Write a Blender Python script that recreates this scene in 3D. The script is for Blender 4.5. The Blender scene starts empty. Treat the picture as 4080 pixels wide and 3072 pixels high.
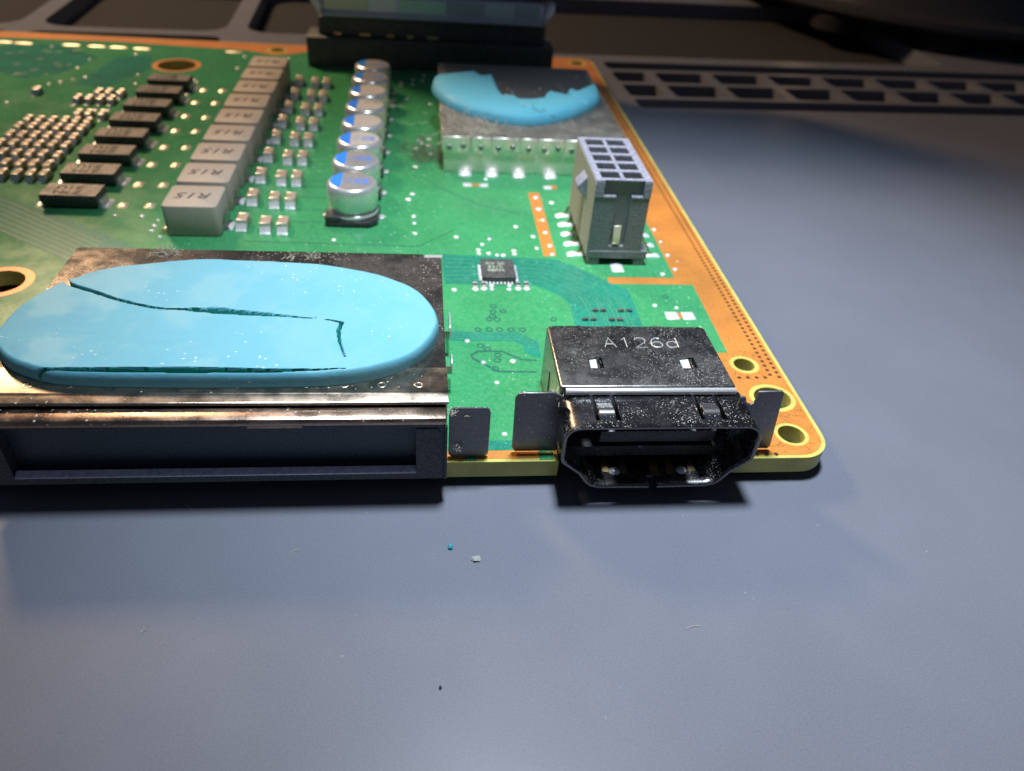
import bpy, bmesh, math, random
import numpy as np
from mathutils import Vector, noise as mnoise

random.seed(7)
S = bpy.context.scene
S.unit_settings.system = 'METRIC'
S.unit_settings.scale_length = 0.01          # one unit is one centimetre
COL = S.collection
R = math.radians

# ------------------------------------------------------------------ camera
cam_d = bpy.data.cameras.new('camera')
cam = bpy.data.objects.new('camera', cam_d)
COL.objects.link(cam)
cam.location = (-3.335, -4.288, 4.076)
cam.rotation_euler = (R(52.330), R(-3.922), R(-5.276))
cam_d.sensor_width = 36
cam_d.lens = 36 * 3050 / 4080
cam_d.clip_start = 0.05
cam_d.clip_end = 500
cam_d.dof.use_dof = True
cam_d.dof.focus_distance = 5.6
cam_d.dof.aperture_fstop = 0.5
S.camera = cam

# ------------------------------------------------------------------ light
w = bpy.data.worlds.new('World')
S.world = w
w.use_nodes = True
w.node_tree.nodes['Background'].inputs[0].default_value = (0.55, 0.68, 1.0, 1)
w.node_tree.nodes['Background'].inputs[1].default_value = 0.065


def area(name, loc, target, size, power, col, shape='DISK'):
    d = bpy.data.lights.new(name, 'AREA')
    d.shape = shape
    d.size = size
    d.energy = power
    d.color = col
    o = bpy.data.objects.new(name, d)
    COL.objects.link(o)
    o.location = loc
    o.rotation_euler = (Vector(target) - Vector(loc)).to_track_quat('-Z', 'Y').to_euler()
    return o


ld = bpy.data.lights.new('work_lamp', 'SPOT')
ld.energy = 17500
ld.color = (0.78, 0.89, 1.0)
ld.shadow_soft_size = 1.1
ld.spot_size = R(66)
ld.spot_blend = 1.0
lamp = bpy.data.objects.new('work_lamp', ld)
COL.objects.link(lamp)
lamp.location = (-2.1, 1.7, 14)
lamp.rotation_euler = (Vector((-0.3, 1.3, 0)) - lamp.location).to_track_quat('-Z', 'Y').to_euler()
area('room_lamp', (-17.0, 23.2, 18.6), (-4, 3, 0), 5.5, 6600, (1.0, 0.66, 0.38))
S.view_settings.view_transform = 'Standard'
S.view_settings.look = 'None'
S.view_settings.exposure = 0
S.view_settings.gamma = 1
S.cycles.use_denoising = True
S.cycles.max_bounces = 8
S.cycles.sample_clamp_indirect = 6

# ------------------------------------------------------------------ materials
MATS = {}


def mat(name, base, rough=0.5, metal=0.0, spec=0.5, var=0.0, vscale=3.0, fine=0.0, fscale=60.0,
        bump=0.0, bscale=80.0, dust=0.0, dscale=40.0, dcol=(0.62, 0.60, 0.55), dpatch=1.2, dmin=0.25,
        rvar=0.0, coat=0.0, alt=None, sss=0.0, film=0.0, fcol=(0.42, 0.39, 0.35)):
    """Principled material: broad colour drift, fine grain, bump, and scattered specks of dust."""
    m = bpy.data.materials.new(name)
    m.use_nodes = True
    nt = m.node_tree
    N, L = nt.nodes, nt.links
    P = N['Principled BSDF']
    tc = N.new('ShaderNodeTexCoord')
    oi = N.new('ShaderNodeObjectInfo')
    add = N.new('ShaderNodeVectorMath'); add.operation = 'ADD'
    sc = N.new('ShaderNodeVectorMath'); sc.operation = 'SCALE'
    sc.inputs[0].default_value = (13.1, 7.7, 5.3)
    L.new(oi.outputs['Random'], sc.inputs['Scale'])
    L.new(tc.outputs['Object'], add.inputs[0]); L.new(sc.outputs[0], add.inputs[1])
    co = add.outputs[0]

    def noise(scale, detail=3, rough_=0.55):
        n = N.new('ShaderNodeTexNoise')
        n.inputs['Scale'].default_value = scale
        n.inputs['Detail'].default_value = detail
        n.inputs['Roughness'].default_value = rough_
        L.new(co, n.inputs['Vector'])
        return n.outputs['Fac']

    def rng(sock, a, b, c, d, smooth=True):
        n = N.new('ShaderNodeMapRange')
        n.interpolation_type = 'SMOOTHSTEP' if smooth else 'LINEAR'
        n.inputs[1].default_value = a; n.inputs[2].default_value = b
        n.inputs[3].default_value = c; n.inputs[4].default_value = d
        L.new(sock, n.inputs[0])
        return n.outputs[0]

    def mix(f, a, b, mode='MIX'):
        n = N.new('ShaderNodeMix'); n.data_type = 'RGBA'; n.blend_type = mode
        for s, v in ((n.inputs[0], f), (n.inputs[6], a), (n.inputs[7], b)):
            if hasattr(v, 'links'):
                L.new(v, s)
            elif isinstance(v, (int, float)):
                s.default_value = v
            else:
                s.default_value = (*v, 1)
        return n.outputs[2]

    def math_(op, a, b):
        n = N.new('ShaderNodeMath'); n.operation = op
        for s, v in ((n.inputs[0], a), (n.inputs[1], b)):
            if hasattr(v, 'links'):
                L.new(v, s)
            else:
                s.default_value = v
        return n.outputs[0]

    col = None
    if var or alt:
        f = rng(noise(vscale, 4), 0.35, 0.65, 0, 1)
        hi = alt if alt else tuple(min(1, c * (1 + var)) for c in base)
        lo = base if alt else tuple(c * (1 - var) for c in base)
        col = mix(f, lo, hi)
    if fine:
        f = rng(noise(fscale, 2), 0.3, 0.7, 0, 1)
        src = col if col else base
        d = mix(fine, src, (0, 0, 0))
        b = mix(fine * 0.5, src, (1, 1, 1))
        col = mix(f, d, b)
    rsock = None
    if rvar:
        rsock = rng(noise(vscale * 2.3, 5), 0.3, 0.7, max(0.03, rough - rvar), min(1, rough + rvar))
    msock = None
    if film:
        f = rng(noise(2.1, 6, 0.7), 0.42, 0.68, 0, film)
        g = rng(noise(55, 2), 0.35, 0.7, 0.45, 1)
        f = math_('MULTIPLY', f, g)
        col = mix(f, col if col else base, fcol)
        msock = math_('MULTIPLY', math_('SUBTRACT', 1.0, f), metal)
    if dust:
        v = N.new('ShaderNodeTexVoronoi')
        v.inputs['Scale'].default_value = dscale
        L.new(co, v.inputs['Vector'])
        patch = rng(noise(dpatch, 3), 0.34, 0.62, dmin, 1.0)
        sep = N.new('ShaderNodeSeparateColor'); L.new(v.outputs['Color'], sep.inputs[0])
        th = math_('MULTIPLY', rng(sep.outputs[0], 1.0 - dust, 1.0, 0.0, 0.40, False), patch)
        on = rng(math_('SUBTRACT', th, v.outputs['Distance']), 0.0, 0.06, 0, 1)
        col = mix(on, col if col else base, dcol)
        inv = math_('SUBTRACT', 1.0, on)
        msock = math_('MULTIPLY', inv, msock if msock else metal)
        r0 = rsock if rsock else rough
        rsock = math_('ADD', math_('MULTIPLY', inv, r0), math_('MULTIPLY', on, 0.85))
    if col:
        L.new(col, P.inputs['Base Color'])
    else:
        P.inputs['Base Color'].default_value = (*base, 1)
    P.inputs['Roughness'].default_value = rough
    P.inputs['Metallic'].default_value = metal
    P.inputs['Specular IOR Level'].default_value = spec
    P.inputs['Coat Weight'].default_value = coat
    P.inputs['Coat Roughness'].default_value = 0.15
    if sss:
        P.inputs['Subsurface Weight'].default_value = sss
        P.inputs['Subsurface Radius'].default_value = (0.02, 0.06, 0.08)
        P.inputs['Subsurface Scale'].default_value = 0.6
    if rsock:
        L.new(rsock, P.inputs['Roughness'])
    if msock:
        L.new(msock, P.inputs['Metallic'])
    if bump:
        b = N.new('ShaderNodeBump')
        b.inputs['Strength'].default_value = bump
        b.inputs['Distance'].default_value = 0.01
        L.new(noise(bscale, 3), b.inputs['Height'])
        L.new(b.outputs[0], P.inputs['Normal'])
    MATS[name] = m
    return m


mat('mat_silicone', (0.140, 0.150, 0.186), 0.33, spec=0.12, var=0.03, vscale=0.8, fine=0.045, fscale=80, bump=0.018, bscale=70,
    dust=0.006, dscale=24.0, dcol=(0.22, 0.22, 0.22), rvar=0.03)
mat('shaded_pocket_floor', (0.006, 0.007, 0.011), 0.8, spec=0.05, fine=0.15, dust=0.04, dscale=9, dcol=(0.1, 0.09, 0.08))  # near-black base puts the shade inside the pockets into the colour
mat('fr4', (0.56, 0.50, 0.11), 0.38, var=0.12, vscale=4, fine=0.08, fscale=90, spec=0.5, sss=0.15, bump=0.15, bscale=60)
mat('copper', (0.66, 0.23, 0.028), 0.36, metal=0.15, var=0.10, vscale=2.0, fine=0.10, fscale=70, bump=0.10, bscale=90, spec=0.6,
    dust=0.03, dscale=16, dcol=(0.75, 0.55, 0.35))
mat('mask_green', (0.038, 0.285, 0.102), 0.22, var=0.08, vscale=1.1, fine=0.07, fscale=34, bump=0.05, bscale=28, spec=0.4,
    dust=0.22, dscale=26, dcol=(0.24, 0.50, 0.30), dpatch=0.7, rvar=0.04)
mat('mask_teal', (0.009, 0.215, 0.135), 0.22, var=0.10, vscale=2.0, fine=0.07, fscale=40, bump=0.06, bscale=35, spec=0.4,
    dust=0.25, dscale=24, dcol=(0.10, 0.40, 0.26), dpatch=1.5)
mat('trace_line', (0.06, 0.27, 0.13), 0.3, fine=0.1)
mat('trace_dark', (0.008, 0.12, 0.075), 0.3, fine=0.1)
mat('scratch', (0.42, 0.20, 0.06), 0.4, metal=0.4)
mat('via_hole', (0.055, 0.018, 0.004), 0.7)
mat('solder', (0.84, 0.84, 0.84), 0.30, metal=0.3, bump=0.15, bscale=60, rvar=0.08, vscale=8)
mat('pad_gold', (0.82, 0.74, 0.58), 0.35, metal=0.5, bump=0.4, bscale=45)
mat('inductor_grey', (0.43, 0.385, 0.335), 0.55, metal=0.0, spec=0.3, fine=0.16, fscale=110, bump=0.08, bscale=120, dust=0.03, dscale=18, dcol=(0.6, 0.6, 0.5))
mat('inductor_lead', (0.45, 0.44, 0.42), 0.3, metal=1.0, bump=0.3, bscale=40)
mat('ink_dark', (0.035, 0.028, 0.026), 0.8, spec=0.05, fine=0.25, fscale=80)
mat('chip_black', (0.020, 0.020, 0.021), 0.42, fine=0.2, fscale=60, bump=0.45, bscale=55, dust=0.05, dscale=18, dcol=(0.25, 0.23, 0.2), rvar=0.1)
mat('chip_top', (0.052, 0.043, 0.037), 0.45, fine=0.3, fscale=45, bump=0.5, bscale=45, rvar=0.12)
mat('chip_ink', (0.014, 0.012, 0.010), 0.8, spec=0.05)
mat('alu', (0.82, 0.83, 0.83), 0.26, metal=0.62, fine=0.06, bump=0.05, bscale=40, rvar=0.05)
mat('cap_blue', (0.03, 0.26, 0.90), 0.28, fine=0.06, spec=0.6)
mat('cap_face', (0.42, 0.41, 0.40), 0.40, metal=0.55, fine=0.22, fscale=50, film=0.55, fcol=(0.40, 0.35, 0.29))
mat('cap_face_dusty', (0.46, 0.41, 0.35), 0.7, metal=0.0, fine=0.25, fscale=60, film=0.6, fcol=(0.40, 0.34, 0.27), bump=0.3, bscale=60)
mat('plastic_black', (0.012, 0.013, 0.015), 0.38, fine=0.1, dust=0.05, dscale=24, dcol=(0.3, 0.3, 0.3), bump=0.15, bscale=40)
mat('plastic_blue_black', (0.014, 0.021, 0.030), 0.42, fine=0.15, dust=0.06, dscale=17, dcol=(0.10, 0.11, 0.12), bump=0.2, bscale=35)
mat('slot_navy', (0.035, 0.065, 0.095), 0.4, fine=0.1, dust=0.05, dscale=14, dcol=(0.01, 0.02, 0.03))
mat('slot_lip_lit', (0.62, 0.62, 0.82), 0.5, fine=0.25, fscale=30, bump=0.4, bscale=22)  # pale lavender base stands in for light caught by the lip
mat('ceramic_tan', (0.40, 0.29, 0.19), 0.38, fine=0.15, fscale=60)
mat('tin', (0.74, 0.715, 0.68), 0.34, metal=0.6, bump=0.25, bscale=50)
mat('steel_hdmi', (0.27, 0.255, 0.245), 0.30, metal=1.0, fine=0.06, dust=0.9, dscale=88, dcol=(0.42, 0.41, 0.39), dpatch=2.2, dmin=0.62, film=0.25, fcol=(0.10, 0.09, 0.085), rvar=0.05, bump=0.04)
mat('steel_hdmi_front', (0.17, 0.165, 0.17), 0.26, metal=1.0, fine=0.06, dust=1.0, dscale=84, dcol=(0.45, 0.44, 0.41), dpatch=3.0, dmin=0.5, rvar=0.05, bump=0.06)
mat('steel_tab', (0.78, 0.77, 0.77), 0.28, metal=0.55, dust=0.2, dscale=60)
mat('steel_spring', (0.42, 0.41, 0.41), 0.24, metal=0.95, dust=0.5, dscale=70)
mat('steel_flange', (0.17, 0.17, 0.175), 0.38, metal=0.7, fine=0.08, dust=0.30, dscale=48, dcol=(0.65, 0.65, 0.64), dpatch=3.5, bump=0.05)
mat('engraving', (0.62, 0.62, 0.60), 0.4, metal=0.3)
mat('steel_slot', (0.45, 0.375, 0.30), 0.31, metal=1.0, fine=0.10, fscale=50, dust=0.22, dscale=36, dcol=(0.50, 0.44, 0.36), dpatch=1.7, rvar=0.07, bump=0.08, bscale=60)
mat('steel_shell_rear', (0.20, 0.17, 0.14), 0.13, metal=0.9, fine=0.14, fscale=50, dust=0.6, dscale=46, dcol=(0.30, 0.25, 0.19), dpatch=1.7, rvar=0.03, bump=0.02, bscale=60, film=0.5, fcol=(0.11, 0.09, 0.07))
mat('steel_slot_front', (0.46, 0.33, 0.25), 0.33, metal=1.0, var=0.12, vscale=2.5, fine=0.16, fscale=55, dust=0.36, dscale=36, dcol=(0.55, 0.46, 0.38), rvar=0.08, bump=0.1, bscale=55)
mat('steel_shield', (0.86, 0.82, 0.69), 0.30, metal=0.55, fine=0.07, rvar=0.06, vscale=2.0, bump=0.10, bscale=9)
mat('shield_lid', (0.20, 0.20, 0.18), 0.40, metal=0.6, var=0.15, vscale=1.5, fine=0.15, film=0.75, fcol=(0.34, 0.33, 0.28), dust=0.2, dscale=22, dcol=(0.45, 0.42, 0.36))
mat('lid_label', (0.035, 0.036, 0.034), 0.5, fine=0.15, dust=0.1, dscale=20)
mat('header_plastic', (0.150, 0.165, 0.178), 0.55, fine=0.2, dust=0.55, dscale=34, dcol=(0.28, 0.28, 0.25), dpatch=4, bump=0.4, bscale=40)
mat('header_rim_lit', (0.225, 0.232, 0.31), 0.6, fine=0.25, fscale=45, dust=0.35, dscale=30, dcol=(0.36, 0.36, 0.42), bump=0.4, bscale=40)  # paler lavender base puts the lamplight on the top edges into colour
mat('header_side', (0.40, 0.41, 0.37), 0.75, fine=0.3, fscale=50, dust=0.5, dscale=34, dcol=(0.36, 0.36, 0.30), bump=0.6, bscale=45)
mat('header_hole', (0.006, 0.007, 0.011), 0.6, dust=0.1, dscale=25, dcol=(0.3, 0.3, 0.33))
mat('gold', (0.80, 0.58, 0.28), 0.3, metal=1.0)
mat('riser_black', (0.014, 0.016, 0.020), 0.5, var=0.2, vscale=1.5, fine=0.2)
mat('riser_steel', (0.62, 0.64, 0.72), 0.3, metal=0.5, bump=0.06, bscale=6)
mat('reflect_tan', (0.75, 0.78, 0.53), 0.25, spec=0.6)  # this and the next four: tints for reflections painted on the trim
mat('reflect_white', (0.88, 0.90, 0.90), 0.25, spec=0.6)
mat('reflect_teal', (0.53, 0.83, 0.69), 0.25, spec=0.6)
mat('reflect_grey', (0.38, 0.45, 0.47), 0.25, spec=0.6)
mat('reflect_pale', (0.56, 0.65, 0.68), 0.25, spec=0.6)
mat('riser_plate', (0.060, 0.062, 0.058), 0.5, fine=0.15, metal=0.2)
mat('stand_black', (0.008, 0.008, 0.010), 0.30, fine=0.1, bump=0.05)
mat('rubber', (0.004, 0.004, 0.004), 0.8)
mat('lint', (0.50, 0.47, 0.38), 0.9)
mat('lint_dark', (0.16, 0.15, 0.11), 0.9)
mat('crumb_teal', (0.02, 0.24, 0.28), 0.6)
mat('crumb_grey', (0.30, 0.29, 0.25), 0.7)
mat('silk', (0.38, 0.45, 0.33), 0.6)


def putty_material(name, base, worn, spots):
    m = bpy.data.materials.new(name); m.use_nodes = True
    nt = m.node_tree; N, L = nt.nodes, nt.links
    P = N['Principled BSDF']
    tc = N.new('ShaderNodeTexCoord')

    def noise(scale, detail=4, stretch=None):
        n = N.new('ShaderNodeTexNoise'); n.inputs['Scale'].default_value = scale
        n.inputs['Detail'].default_value = detail
        if stretch:
            mp = N.new('ShaderNodeMapping'); mp.inputs['Scale'].default_value = stretch
            L.new(tc.outputs['Object'], mp.inputs[0]); L.new(mp.outputs[0], n.inputs['Vector'])
        else:
            L.new(tc.outputs['Object'], n.inputs['Vector'])
        return n.outputs['Fac']

    def rng(s, a, b, c, d):
        n = N.new('ShaderNodeMapRange'); n.interpolation_type = 'SMOOTHSTEP'
        for i, v in enumerate((a, b, c, d)):
            n.inputs[i + 1].default_value = v
        L.new(s, n.inputs[0]); return n.outputs[0]

    def mix(f, a, b):
        n = N.new('ShaderNodeMix'); n.data_type = 'RGBA'
        for s, v in ((n.inputs[0], f), (n.inputs[6], a), (n.inputs[7], b)):
            if hasattr(v, 'links'): L.new(v, s)
            else: s.default_value = (*v, 1)
        return n.outputs[2]
    patch = rng(noise(2.2, 7), 0.44, 0.60, 0, 1)
    c = mix(patch, base, worn)
    # pale specks painted into the colour for dust and small glints
    v = N.new('ShaderNodeTexVoronoi'); v.inputs['Scale'].default_value = 38
    mp = N.new('ShaderNodeMapping'); mp.inputs['Scale'].default_value = (0.6, 1.3, 1)
    L.new(tc.outputs['Object'], mp.inputs[0]); L.new(mp.outputs[0], v.inputs['Vector'])
    sp = N.new('ShaderNodeSeparateColor'); L.new(v.outputs['Color'], sp.inputs[0])
    a = rng(sp.outputs[0], 0.66, 0.95, 0, 0.30)
    zone = rng(noise(1.6, 3), 0.46, 0.62, 0.12, 1)
    mm = N.new('ShaderNodeMath'); mm.operation = 'MULTIPLY'; L.new(a, mm.inputs[0]); L.new(zone, mm.inputs[1])
    sb = N.new('ShaderNodeMath'); sb.operation = 'SUBTRACT'; L.new(mm.outputs[0], sb.inputs[0]); L.new(v.outputs['Distance'], sb.inputs[1])
    on = rng(sb.outputs[0], 0, 0.05, 0, spots)
    c = mix(on, c, (0.70, 0.74, 0.70))
    L.new(c, P.inputs['Base Color'])
    L.new(rng(patch, 0, 1, 0.66, 0.56), P.inputs['Roughness'])
    P.inputs['Specular IOR Level'].default_value = 0.3
    P.inputs['Subsurface Weight'].default_value = 0.15
    P.inputs['Subsurface Radius'].default_value = (0.01, 0.04, 0.06)
    P.inputs['Subsurface Scale'].default_value = 0.5
    b = N.new('ShaderNodeBump'); b.inputs['Strength'].default_value = 0.22; b.inputs['Distance'].default_value = 0.01
    L.new(noise(38, 5, (0.7, 1.2, 1)), b.inputs['Height']); L.new(b.outputs[0], P.inputs['Normal'])
    MATS[name] = m


putty_material('putty', (0.130, 0.400, 0.505), (0.150, 0.415, 0.505), 0.8)
putty_material('putty_torn', (0.095, 0.385, 0.510), (0.108, 0.395, 0.515), 0.1)
putty_material('putty_deep', (0.008, 0.200, 0.180), (0.012, 0.230, 0.205), 0.0)


# ------------------------------------------------------------------ mesh helpers
class MB:
    def __init__(self):
        self.v = []; self.f = []

    def add(self, vs, fs):
        b = len(self.v)
        self.v += [tuple(p) for p in vs]
        self.f += [tuple(i + b for i in q) for q in fs]
        return self

    def box(self, x0, x1, y0, y1, z0, z1):
        vs = [(x, y, z) for z in (z0, z1) for y in (y0, y1) for x in (x0, x1)]
        return self.add(vs, [(0, 2, 3, 1), (4, 5, 7, 6), (0, 1, 5, 4), (2, 6, 7, 3), (0, 4, 6, 2), (1, 3, 7, 5)])

    def prism(self, poly, a, b, axis='z'):
        n = len(poly)
        if axis == 'z':
            lo = [(x, y, a) for x, y in poly]; hi = [(x, y, b) for x, y in poly]
        elif axis == 'y':      # polygon in x,z
            lo = [(x, a, z) for x, z in poly]; hi = [(x, b, z) for x, z in poly]
        else:                  # polygon in y,z
            lo = [(a, y, z) for y, z in poly]; hi = [(b, y, z) for y, z in poly]
        fs = [tuple(range(n - 1, -1, -1)), tuple(range(n, 2 * n))]
        fs += [(i, (i + 1) % n, n + (i + 1) % n, n + i) for i in range(n)]
        return self.add(lo + hi, fs)

    def lathe(self, prof, cx=0, cy=0, seg=40, a0=0.0):
        """prof: (r,z) from the axis outwards/upwards, closed at r=0 when the end radius is 0"""
        vs = []; fs = []; rows = []
        for r, z in prof:
            if r < 1e-6:
                rows.append([len(vs)]); vs.append((cx, cy, z))
            else:
                rows.append(list(range(len(vs), len(vs) + seg)))
                vs += [(cx + r * math.cos(a0 + 2 * math.pi * i / seg), cy + r * math.sin(a0 + 2 * math.pi * i / seg), z) for i in range(seg)]
        for A, B in zip(rows, rows[1:]):
            for i in range(seg):
                j = (i + 1) % seg
                if len(A) == 1 and len(B) == 1: continue
                if len(A) == 1: fs.append((A[0], B[j], B[i]))
                elif len(B) == 1: fs.append((A[i], A[j], B[0]))
                else: fs.append((A[i], A[j], B[j], B[i]))
        return self.add(vs, fs)

    def tube(self, pts, r, seg=6):
        pts = [Vector(p) for p in pts]
        vs = []; fs = []
        for i, p in enumerate(pts):
            t = (pts[min(i + 1, len(pts) - 1)] - pts[max(i - 1, 0)]).normalized()
            u = t.orthogonal().normalized() if i == 0 else (u - t * u.dot(t)).normalized()
            q = t.cross(u)
            rr = r[i] if isinstance(r, (list, tuple)) else r
            vs += [tuple(p + rr * (math.cos(2 * math.pi * k / seg) * u + math.sin(2 * math.pi * k / seg) * q)) for k in range(seg)]
        for i in range(len(pts) - 1):
            for k in range(seg):
                a = i * seg + k; b = i * seg + (k + 1) % seg
                fs.append((a, b, b + seg, a + seg))
        fs += [tuple(range(seg - 1, -1, -1)), tuple(range((len(pts) - 1) * seg, len(pts) * seg))]
        return self.add(vs, fs)

    def ribbon(self, pts, wd, z):
        n = len(pts); vs = []; fs = []
        for i, (x, y) in enumerate(pts):
            a = Vector(pts[max(i - 1, 0)]); b = Vector(pts[min(i + 1, n - 1)])
            t = (b - a).normalized(); nn = Vector((-t.y, t.x)) * wd / 2
            vs += [(x + nn.x, y + nn.y, z), (x - nn.x, y - nn.y, z)]
        fs = [(2 * i, 2 * i + 1, 2 * i + 3, 2 * i + 2) for i in range(n - 1)]
        return self.add(vs, fs)

    def mesh(self, name, material, bevel=0.0, bseg=2, smooth=True, angle=40):
        me = bpy.data.meshes.new(name)
        me.from_pydata(self.v, [], self.f)
        return finish(me, material, bevel, bseg, smooth, angle)

    def build(self, name, material, parent=None, bevel=0.0, bseg=2, smooth=True, angle=40):
        return link(name, self.mesh(name, material, bevel, bseg, smooth, angle), parent)


def finish(me, material, bevel=0.0, bseg=2, smooth=True, angle=40):
    bm = bmesh.new(); bm.from_mesh(me)
    bmesh.ops.recalc_face_normals(bm, faces=bm.faces)
    if bevel:
        es = [e for e in bm.edges if len(e.link_faces) == 2 and e.calc_face_angle(0) > R(30)]
        bmesh.ops.bevel(bm, geom=es, offset=bevel, segments=bseg, profile=0.5, affect='EDGES', clamp_overlap=True)
    bm.to_mesh(me); bm.free()
    if smooth:
        me.shade_smooth()
        me.set_sharp_from_angle(angle=R(angle))
    if material:
        me.materials.clear(); me.materials.append(MATS[material])
    me.update()
    return me


def link(name, me, parent=None, loc=None):
    o = bpy.data.objects.new(name, me)
    COL.objects.link(o)
    if parent is not None: o.parent = parent
    if loc is not None: o.location = loc
    return o


def thing(name, label, cat, loc=(0, 0, 0), group=None):
    o = link(name, None, None, loc)
    o.empty_display_size = 0.1
    return tag(o, label, cat, group)


def tag(o, label, cat, group=None):
    o['label'] = label; o['category'] = cat
    if group: o['group'] = group
    return o


def rounded(x0, x1, y0, y1, r, seg=5, corners=(1, 1, 1, 1)):
    pts = []
    for (cx, cy, a0, on) in ((x1 - r, y1 - r, 0, corners[0]), (x0 + r, y1 - r, 90, corners[1]), (x0 + r, y0 + r, 180, corners[2]), (x1 - r, y0 + r, 270, corners[3])):
        if not on:
            pts.append((cx + r * (1 if a0 in (0, 270) else -1), cy + r * (1 if a0 in (0, 90) else -1))); continue
        for k in range(seg + 1):
            a = R(a0 + 90 * k / seg)
            pts.append((cx + r * math.cos(a), cy + r * math.sin(a)))
    return pts


def circle(cx, cy, rx, ry=None, n=32):
    ry = ry or rx
    return [(cx + rx * math.cos(2 * math.pi * i / n), cy + ry * math.sin(2 * math.pi * i / n)) for i in range(n)]


def sheet(name, outer, holes, z0, z1, material, parent=None, bevel=0):
    """flat plate with holes, from a filled 2D curve"""
    cu = bpy.data.curves.new('tmp', 'CURVE'); cu.dimensions = '2D'; cu.fill_mode = 'BOTH'
    cu.extrude = (z1 - z0) / 2
    for poly in [outer] + list(holes):
        sp = cu.splines.new('POLY'); sp.points.add(len(poly) - 1)
        for p, (x, y) in zip(sp.points, poly): p.co = (x, y, 0, 1)
        sp.use_cyclic_u = True
    me = curve_mesh(cu, name)
    for v in me.vertices: v.co.z += (z0 + z1) / 2
    return link(name, finish(me, material, 0, angle=30), parent)


def curve_mesh(cu, name):
    o = bpy.data.objects.new('tmp', cu); COL.objects.link(o)
    bpy.context.view_layer.update()
    dg = bpy.context.evaluated_depsgraph_get()
    me = bpy.data.meshes.new_from_object(o.evaluated_get(dg)); me.name = name
    bm = bmesh.new(); bm.from_mesh(me); bmesh.ops.remove_doubles(bm, verts=bm.verts, dist=1e-6); bm.to_mesh(me); bm.free()
    bpy.data.objects.remove(o); bpy.data.curves.remove(cu)
    return me


def text_mesh(s, size, material, sx=1.0, rot=0.0, depth=0.0012, shear=0.0):
    cu = bpy.data.curves.new('tmp', 'FONT'); cu.body = s; cu.size = size; cu.extrude = depth / 2
    cu.align_x = 'CENTER'; cu.align_y = 'CENTER'; cu.resolution_u = 2; cu.shear = shear
    me = curve_mesh(cu, 'marking')
    c, sn = math.cos(rot), math.sin(rot)
    for v in me.vertices:
        x, y = v.co.x * sx, v.co.y
        v.co.x, v.co.y = x * c - y * sn, x * sn + y * c
    me.materials.clear(); me.materials.append(MATS[material])
    return me


def boolean(me, cutter_mb):
    """subtract the cutter from the mesh and return the new mesh"""
    a = bpy.data.objects.new('a', me); COL.objects.link(a)
    cm = bpy.data.meshes.new('c'); cm.from_pydata(cutter_mb.v, [], cutter_mb.f)
    bm = bmesh.new(); bm.from_mesh(cm); bmesh.ops.recalc_face_normals(bm, faces=bm.faces); bm.to_mesh(cm); bm.free()
    b = bpy.data.objects.new('b', cm); COL.objects.link(b)
    md = a.modifiers.new('x', 'BOOLEAN'); md.object = b; md.operation = 'DIFFERENCE'; md.solver = 'EXACT'
    bpy.context.view_layer.update()
    out = bpy.data.meshes.new_from_object(a.evaluated_get(bpy.context.evaluated_depsgraph_get()))
    bpy.data.objects.remove(a); bpy.data.objects.remove(b); bpy.data.meshes.remove(cm)
    return out


def copy_tree(o, loc=None, parent=None):
    c = o.copy(); COL.objects.link(c)
    if parent is not None: c.parent = parent
    if loc is not None: c.location = loc
    for ch in list(o.children): copy_tree(ch, None, c)
    return c


ORD = ['first', 'second', 'third', 'fourth', 'fifth', 'sixth', 'seventh', 'eighth', 'ninth', 'tenth']
ZM = -0.24          # top of the work mat

# ================================================================== work mat
A = R(3.2)


def mat_pt(x, y):
    ca, sa = math.cos(A), math.sin(A)
    return (x * ca - (y - 10) * sa, 10 + x * sa + (y - 10) * ca)


pockets = []
for y0, y1 in ((9.42, 9.92), (11.84, 12.36)):
    pockets.append((0.55, 15.4, y0, y1, .10))
for k in range(-1, 11):
    x = 1.36 + 1.235 * k
    pockets.append((max(x, .45) + .10, x + 1.135, 10.09, 10.80, .10))
    pockets.append((max(x, .45) + .10, x + 1.135, 10.99, 11.65, .10))
for x0, x1 in ((-15.0, -11.25), (-10.85, -7.25)):
    pockets.append((x0, x1, 12.62, 13.32, .22)); pockets.append((x0, x1, 13.72, 18.6, .55))
pockets.append((-6.85, -2.6, 13.72, 18.6, .55))
pockets.append((-2.2, 9.0, 12.85, 18.6, .4))  # widened to make this stretch of the mat dark
holes = [[mat_pt(x, y) for x, y in rounded(x0, x1, y0, y1, r, 4)] for x0, x1, y0, y1, r in pockets]
work_mat = sheet('work_mat', [(-45, -14), (45, -14), (45, 48), (-45, 48)], holes, ZM - .46, ZM, 'mat_silicone')
work_mat['kind'] = 'structure'
work_mat['label'] = 'dark blue grey silicone repair mat under the circuit board'
MB().box(-44, 44, -13, 47, ZM - .6, ZM - .38).build('shaded_pocket_floor', 'shaded_pocket_floor', work_mat, smooth=False)

# ================================================================== circuit board
board = thing('circuit_board', 'green and orange printed circuit board packed with components, lying on the dark mat', 'circuit board')
TH = -0.16
XL, YB = -14.5, 11.62


def corner_arc(cx, cy, r, a0, a1, n=10):
    return [(cx + r * math.cos(R(a0 + (a1 - a0) * i / n)), cy + r * math.sin(R(a0 + (a1 - a0) * i / n))) for i in range(n + 1)]


def outline(d):
    return [(XL + d, 0 + d), (-2.29 - d, 0 + d), (-2.29 - d, .46), (-.85 + d, .46), (-.85 + d, 0 + d)] + corner_arc(-0.27, 0.27, 0.27 - d, -90, 0) + corner_arc(-0.25, YB - 0.25, 0.25 - d, 0, 90, 6) + [(XL + d, YB - d)]


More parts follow.
